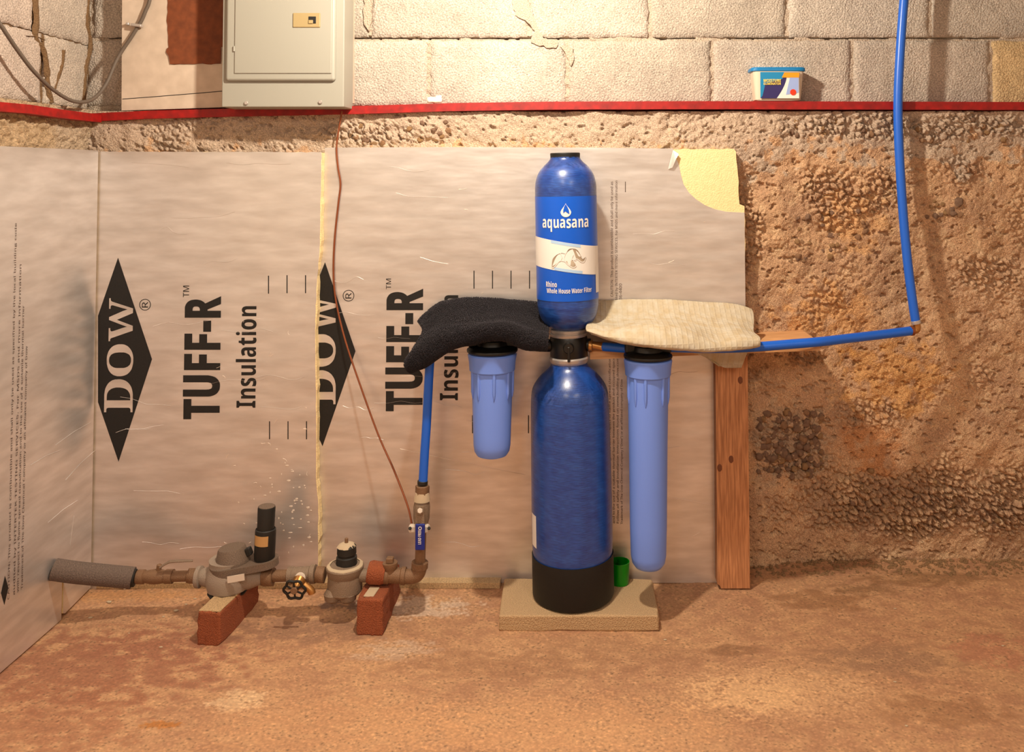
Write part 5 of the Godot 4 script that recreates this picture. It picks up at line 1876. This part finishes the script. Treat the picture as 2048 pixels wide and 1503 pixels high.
# ---------------------------------------------------------------- small things
func build_small_things() -> void:
	# sole plate under the middle of the boards
	var a := P(190, 1181, 2.44)
	var b := P(1000, 1176, 2.44)
	single("floor_batten", round_box(Vector3(b.x - a.x, 0.018, 0.034), 0.002, Transform3D(Basis(), Vector3((a.x + b.x) / 2, floor_height(-0.7, 2.45) + 0.009, -2.462)), 0.0015), "batten", "thin pale batten on the floor under the foil boards", "batten")
	# green cup
	var cp := P(1239, 1150, 2.43)
	var r := 0.0255
	var cy := P(1147, 1230, 2.252).y
	single("cup", lathe([Vector2(0, 0), Vector2(r - 0.003, 0), Vector2(r - 0.001, 0.002), Vector2(r + 0.002, 0.060), Vector2(r + 0.0005, 0.060), Vector2(r - 0.003, 0.004), Vector2(0, 0.003)], 36, Transform3D(Basis(), Vector3(cp.x, cy, -2.425))), "green_plastic", "small bright green plastic cup behind the tank foot", "cup")
	# moisture tub
	var z := 2.522
	var base := P(1553, 200, z)
	base.y = P(1553, 202, 2.488).y + 0.0015
	var tub := thing("moisture_tub", "clear plastic moisture absorber tub with a blue lid on the red ledge", "tub", base)
	var k := U(170, z)
	var prof := [Vector2(0, 0), Vector2(42 * k, 0), Vector2(45 * k, 0.003), Vector2(50.5 * k, 60 * k), Vector2(49 * k, 60 * k), Vector2(43 * k, 0.004), Vector2(0, 0.003)]
	var flat := Transform3D(Basis().scaled(Vector3(1, 1, 0.46)), Vector3.ZERO)
	put_here(tub, "container", squircle(prof, flat), "tub_body", "frosted clear container")
	put_here(tub, "lid", squircle([Vector2(0, 58 * k), Vector2(51 * k, 58 * k), Vector2(54 * k, 59 * k), Vector2(54 * k, 64 * k), Vector2(52.5 * k, 66 * k), Vector2(0, 66 * k)], flat), "tub_lid", "blue lid")
	var zf := 48.5 * 0.46 * k + 0.0012
	var face := func(called: String, list: Array, material: String, lift: float, lbl := ""):
		var poly := PackedVector2Array()
		for q in list:
			poly.append(Vector2((q[0] - 1553.0) * k, (198.0 - q[1]) * k))
		put_here(tub, called, prism(poly, Transform3D(Basis(), Vector3(0, 0.002, zf + lift)), 0.0006), material, lbl)
	face.call("front_label", [[1516, 143], [1593, 143], [1592, 195], [1516, 195]], "tub_teal", 0.0, "teal and purple paper label")
	face.call("label_field", [[1526, 166], [1556, 158], [1568, 152], [1569, 195], [1516, 195], [1520, 190]], "tub_purple", 0.0007)
	var curve := []
	for i in 9:
		var t := i / 8.0
		curve.append([lerpf(1548, 1568, 1.0 - pow(1.0 - t, 1.6)), lerpf(195, 152, t)])
	curve.append_array([[1592, 152], [1592, 195]])
	face.call("label_field", curve, "label_white", 0.0014)
	var curve2 := []
	for i in 9:
		var t := i / 8.0
		curve2.append([lerpf(1566, 1574, t), lerpf(188, 154, t)])
	curve2.append_array([[1591, 154], [1591, 184]])
	face.call("label_field", curve2, "tub_pale", 0.0021)
	face.call("label_flash", [[1563, 144], [1593, 144], [1592, 154], [1558, 154]], "tub_orange", 0.0028)
	var disc := []
	for i in 20:
		disc.append([1580 + cos(TAU * i / 20) * 6.0, 183 + sin(TAU * i / 20) * 6.0])
	face.call("label_disc", disc, "tub_red", 0.0030)
	var say := func(text: String, font: Font, x0: float, x1: float, y0: float, y1: float, material: String):
		put_here(tub, "label_word", words(text, font, Vector3((x0 - 1553.0) * k, (198.0 - y0) * k + 0.002, zf + 0.0040), Vector3(1, 0, 0), Vector3(0, 1, 0), (x1 - x0) * k, (y0 - y1) * k), material)
	say.call("MOISTURE", sans_bold, 1522, 1556, 163, 157, "tub_yellow")
	say.call("ELIMINATOR", sans_bold, 1522, 1556, 168.5, 164, "tub_yellow")
	# white lump on the ledge
	var wl := P(870, 204, 2.50)
	wl.y = P(870, 206.5, 2.488).y
	var lump := thing("white_lump", "small white lump of foam on the red ledge left of centre", "foam scrap", wl)
	put_here(lump, "body", round_box(Vector3(0.042, 0.016, 0.02), 0.006, Transform3D(Basis(), Vector3(0, 0.010, 0)), 0.003), "white_lump")
	put_here(lump, "knob", round_box(Vector3(0.018, 0.010, 0.016), 0.004, Transform3D(Basis(), Vector3(0.011, 0.019, 0)), 0.002), "white_lump")
	# pale chips on the floor
	var chips := [[352, 1227, 11], [218, 1211, 12], [181, 1238, 9], [322, 1294, 7], [327, 1237, 6], [311, 1257, 4], [390, 1206, 7], [1790, 1364, 6], [2006, 1290, 6], [1790, 1222, 6], [1813, 1452, 6], [258, 1268, 4], [1330, 1278, 7], [250, 1188, 8], [372, 1216, 6]]
	var chip := pebble(2)
	for q in chips:
		var f := floor_pt(q[0], q[1])
		var s: float = q[2] * 0.00062
		var o := single("paint_chip", chip, "lime_crust", "small pale chip lying loose on the concrete floor", "chip", "pale chips on the floor")
		o.transform = Transform3D(Basis(Vector3(0, 1, 0), q[0] * 0.37).scaled(Vector3(1.0, 0.35, 0.6) * s), Vector3(f.x, floor_height(f.x, f.y) + s * 0.2, -f.y))


func squircle(profile: Array, t: Transform3D) -> ArrayMesh:
	# a lathe whose rings are rounded rectangles
	var st := new_st()
	var seg := 48
	for i in profile.size() - 1:
		var a: Vector2 = profile[i]
		var b: Vector2 = profile[i + 1]
		st.set_smooth_group(i)
		for j in seg:
			var ring := []
			for q in [[a, j + 1], [a, j], [b, j], [b, j + 1]]:
				var th: float = TAU * (int(q[1]) % seg) / seg
				var c := cos(th)
				var s := sin(th)
				var k := pow(pow(absf(c), 7.0) + pow(absf(s), 7.0), -1.0 / 7.0)
				ring.append(t * Vector3(q[0].x * c * k, q[0].y, q[0].x * s * k))
			if a.x > 1e-6:
				tri(st, ring[0], ring[1], ring[2])
			if b.x > 1e-6:
				tri(st, ring[0], ring[2], ring[3])
	st.set_smooth_group(0)
	return done(st)
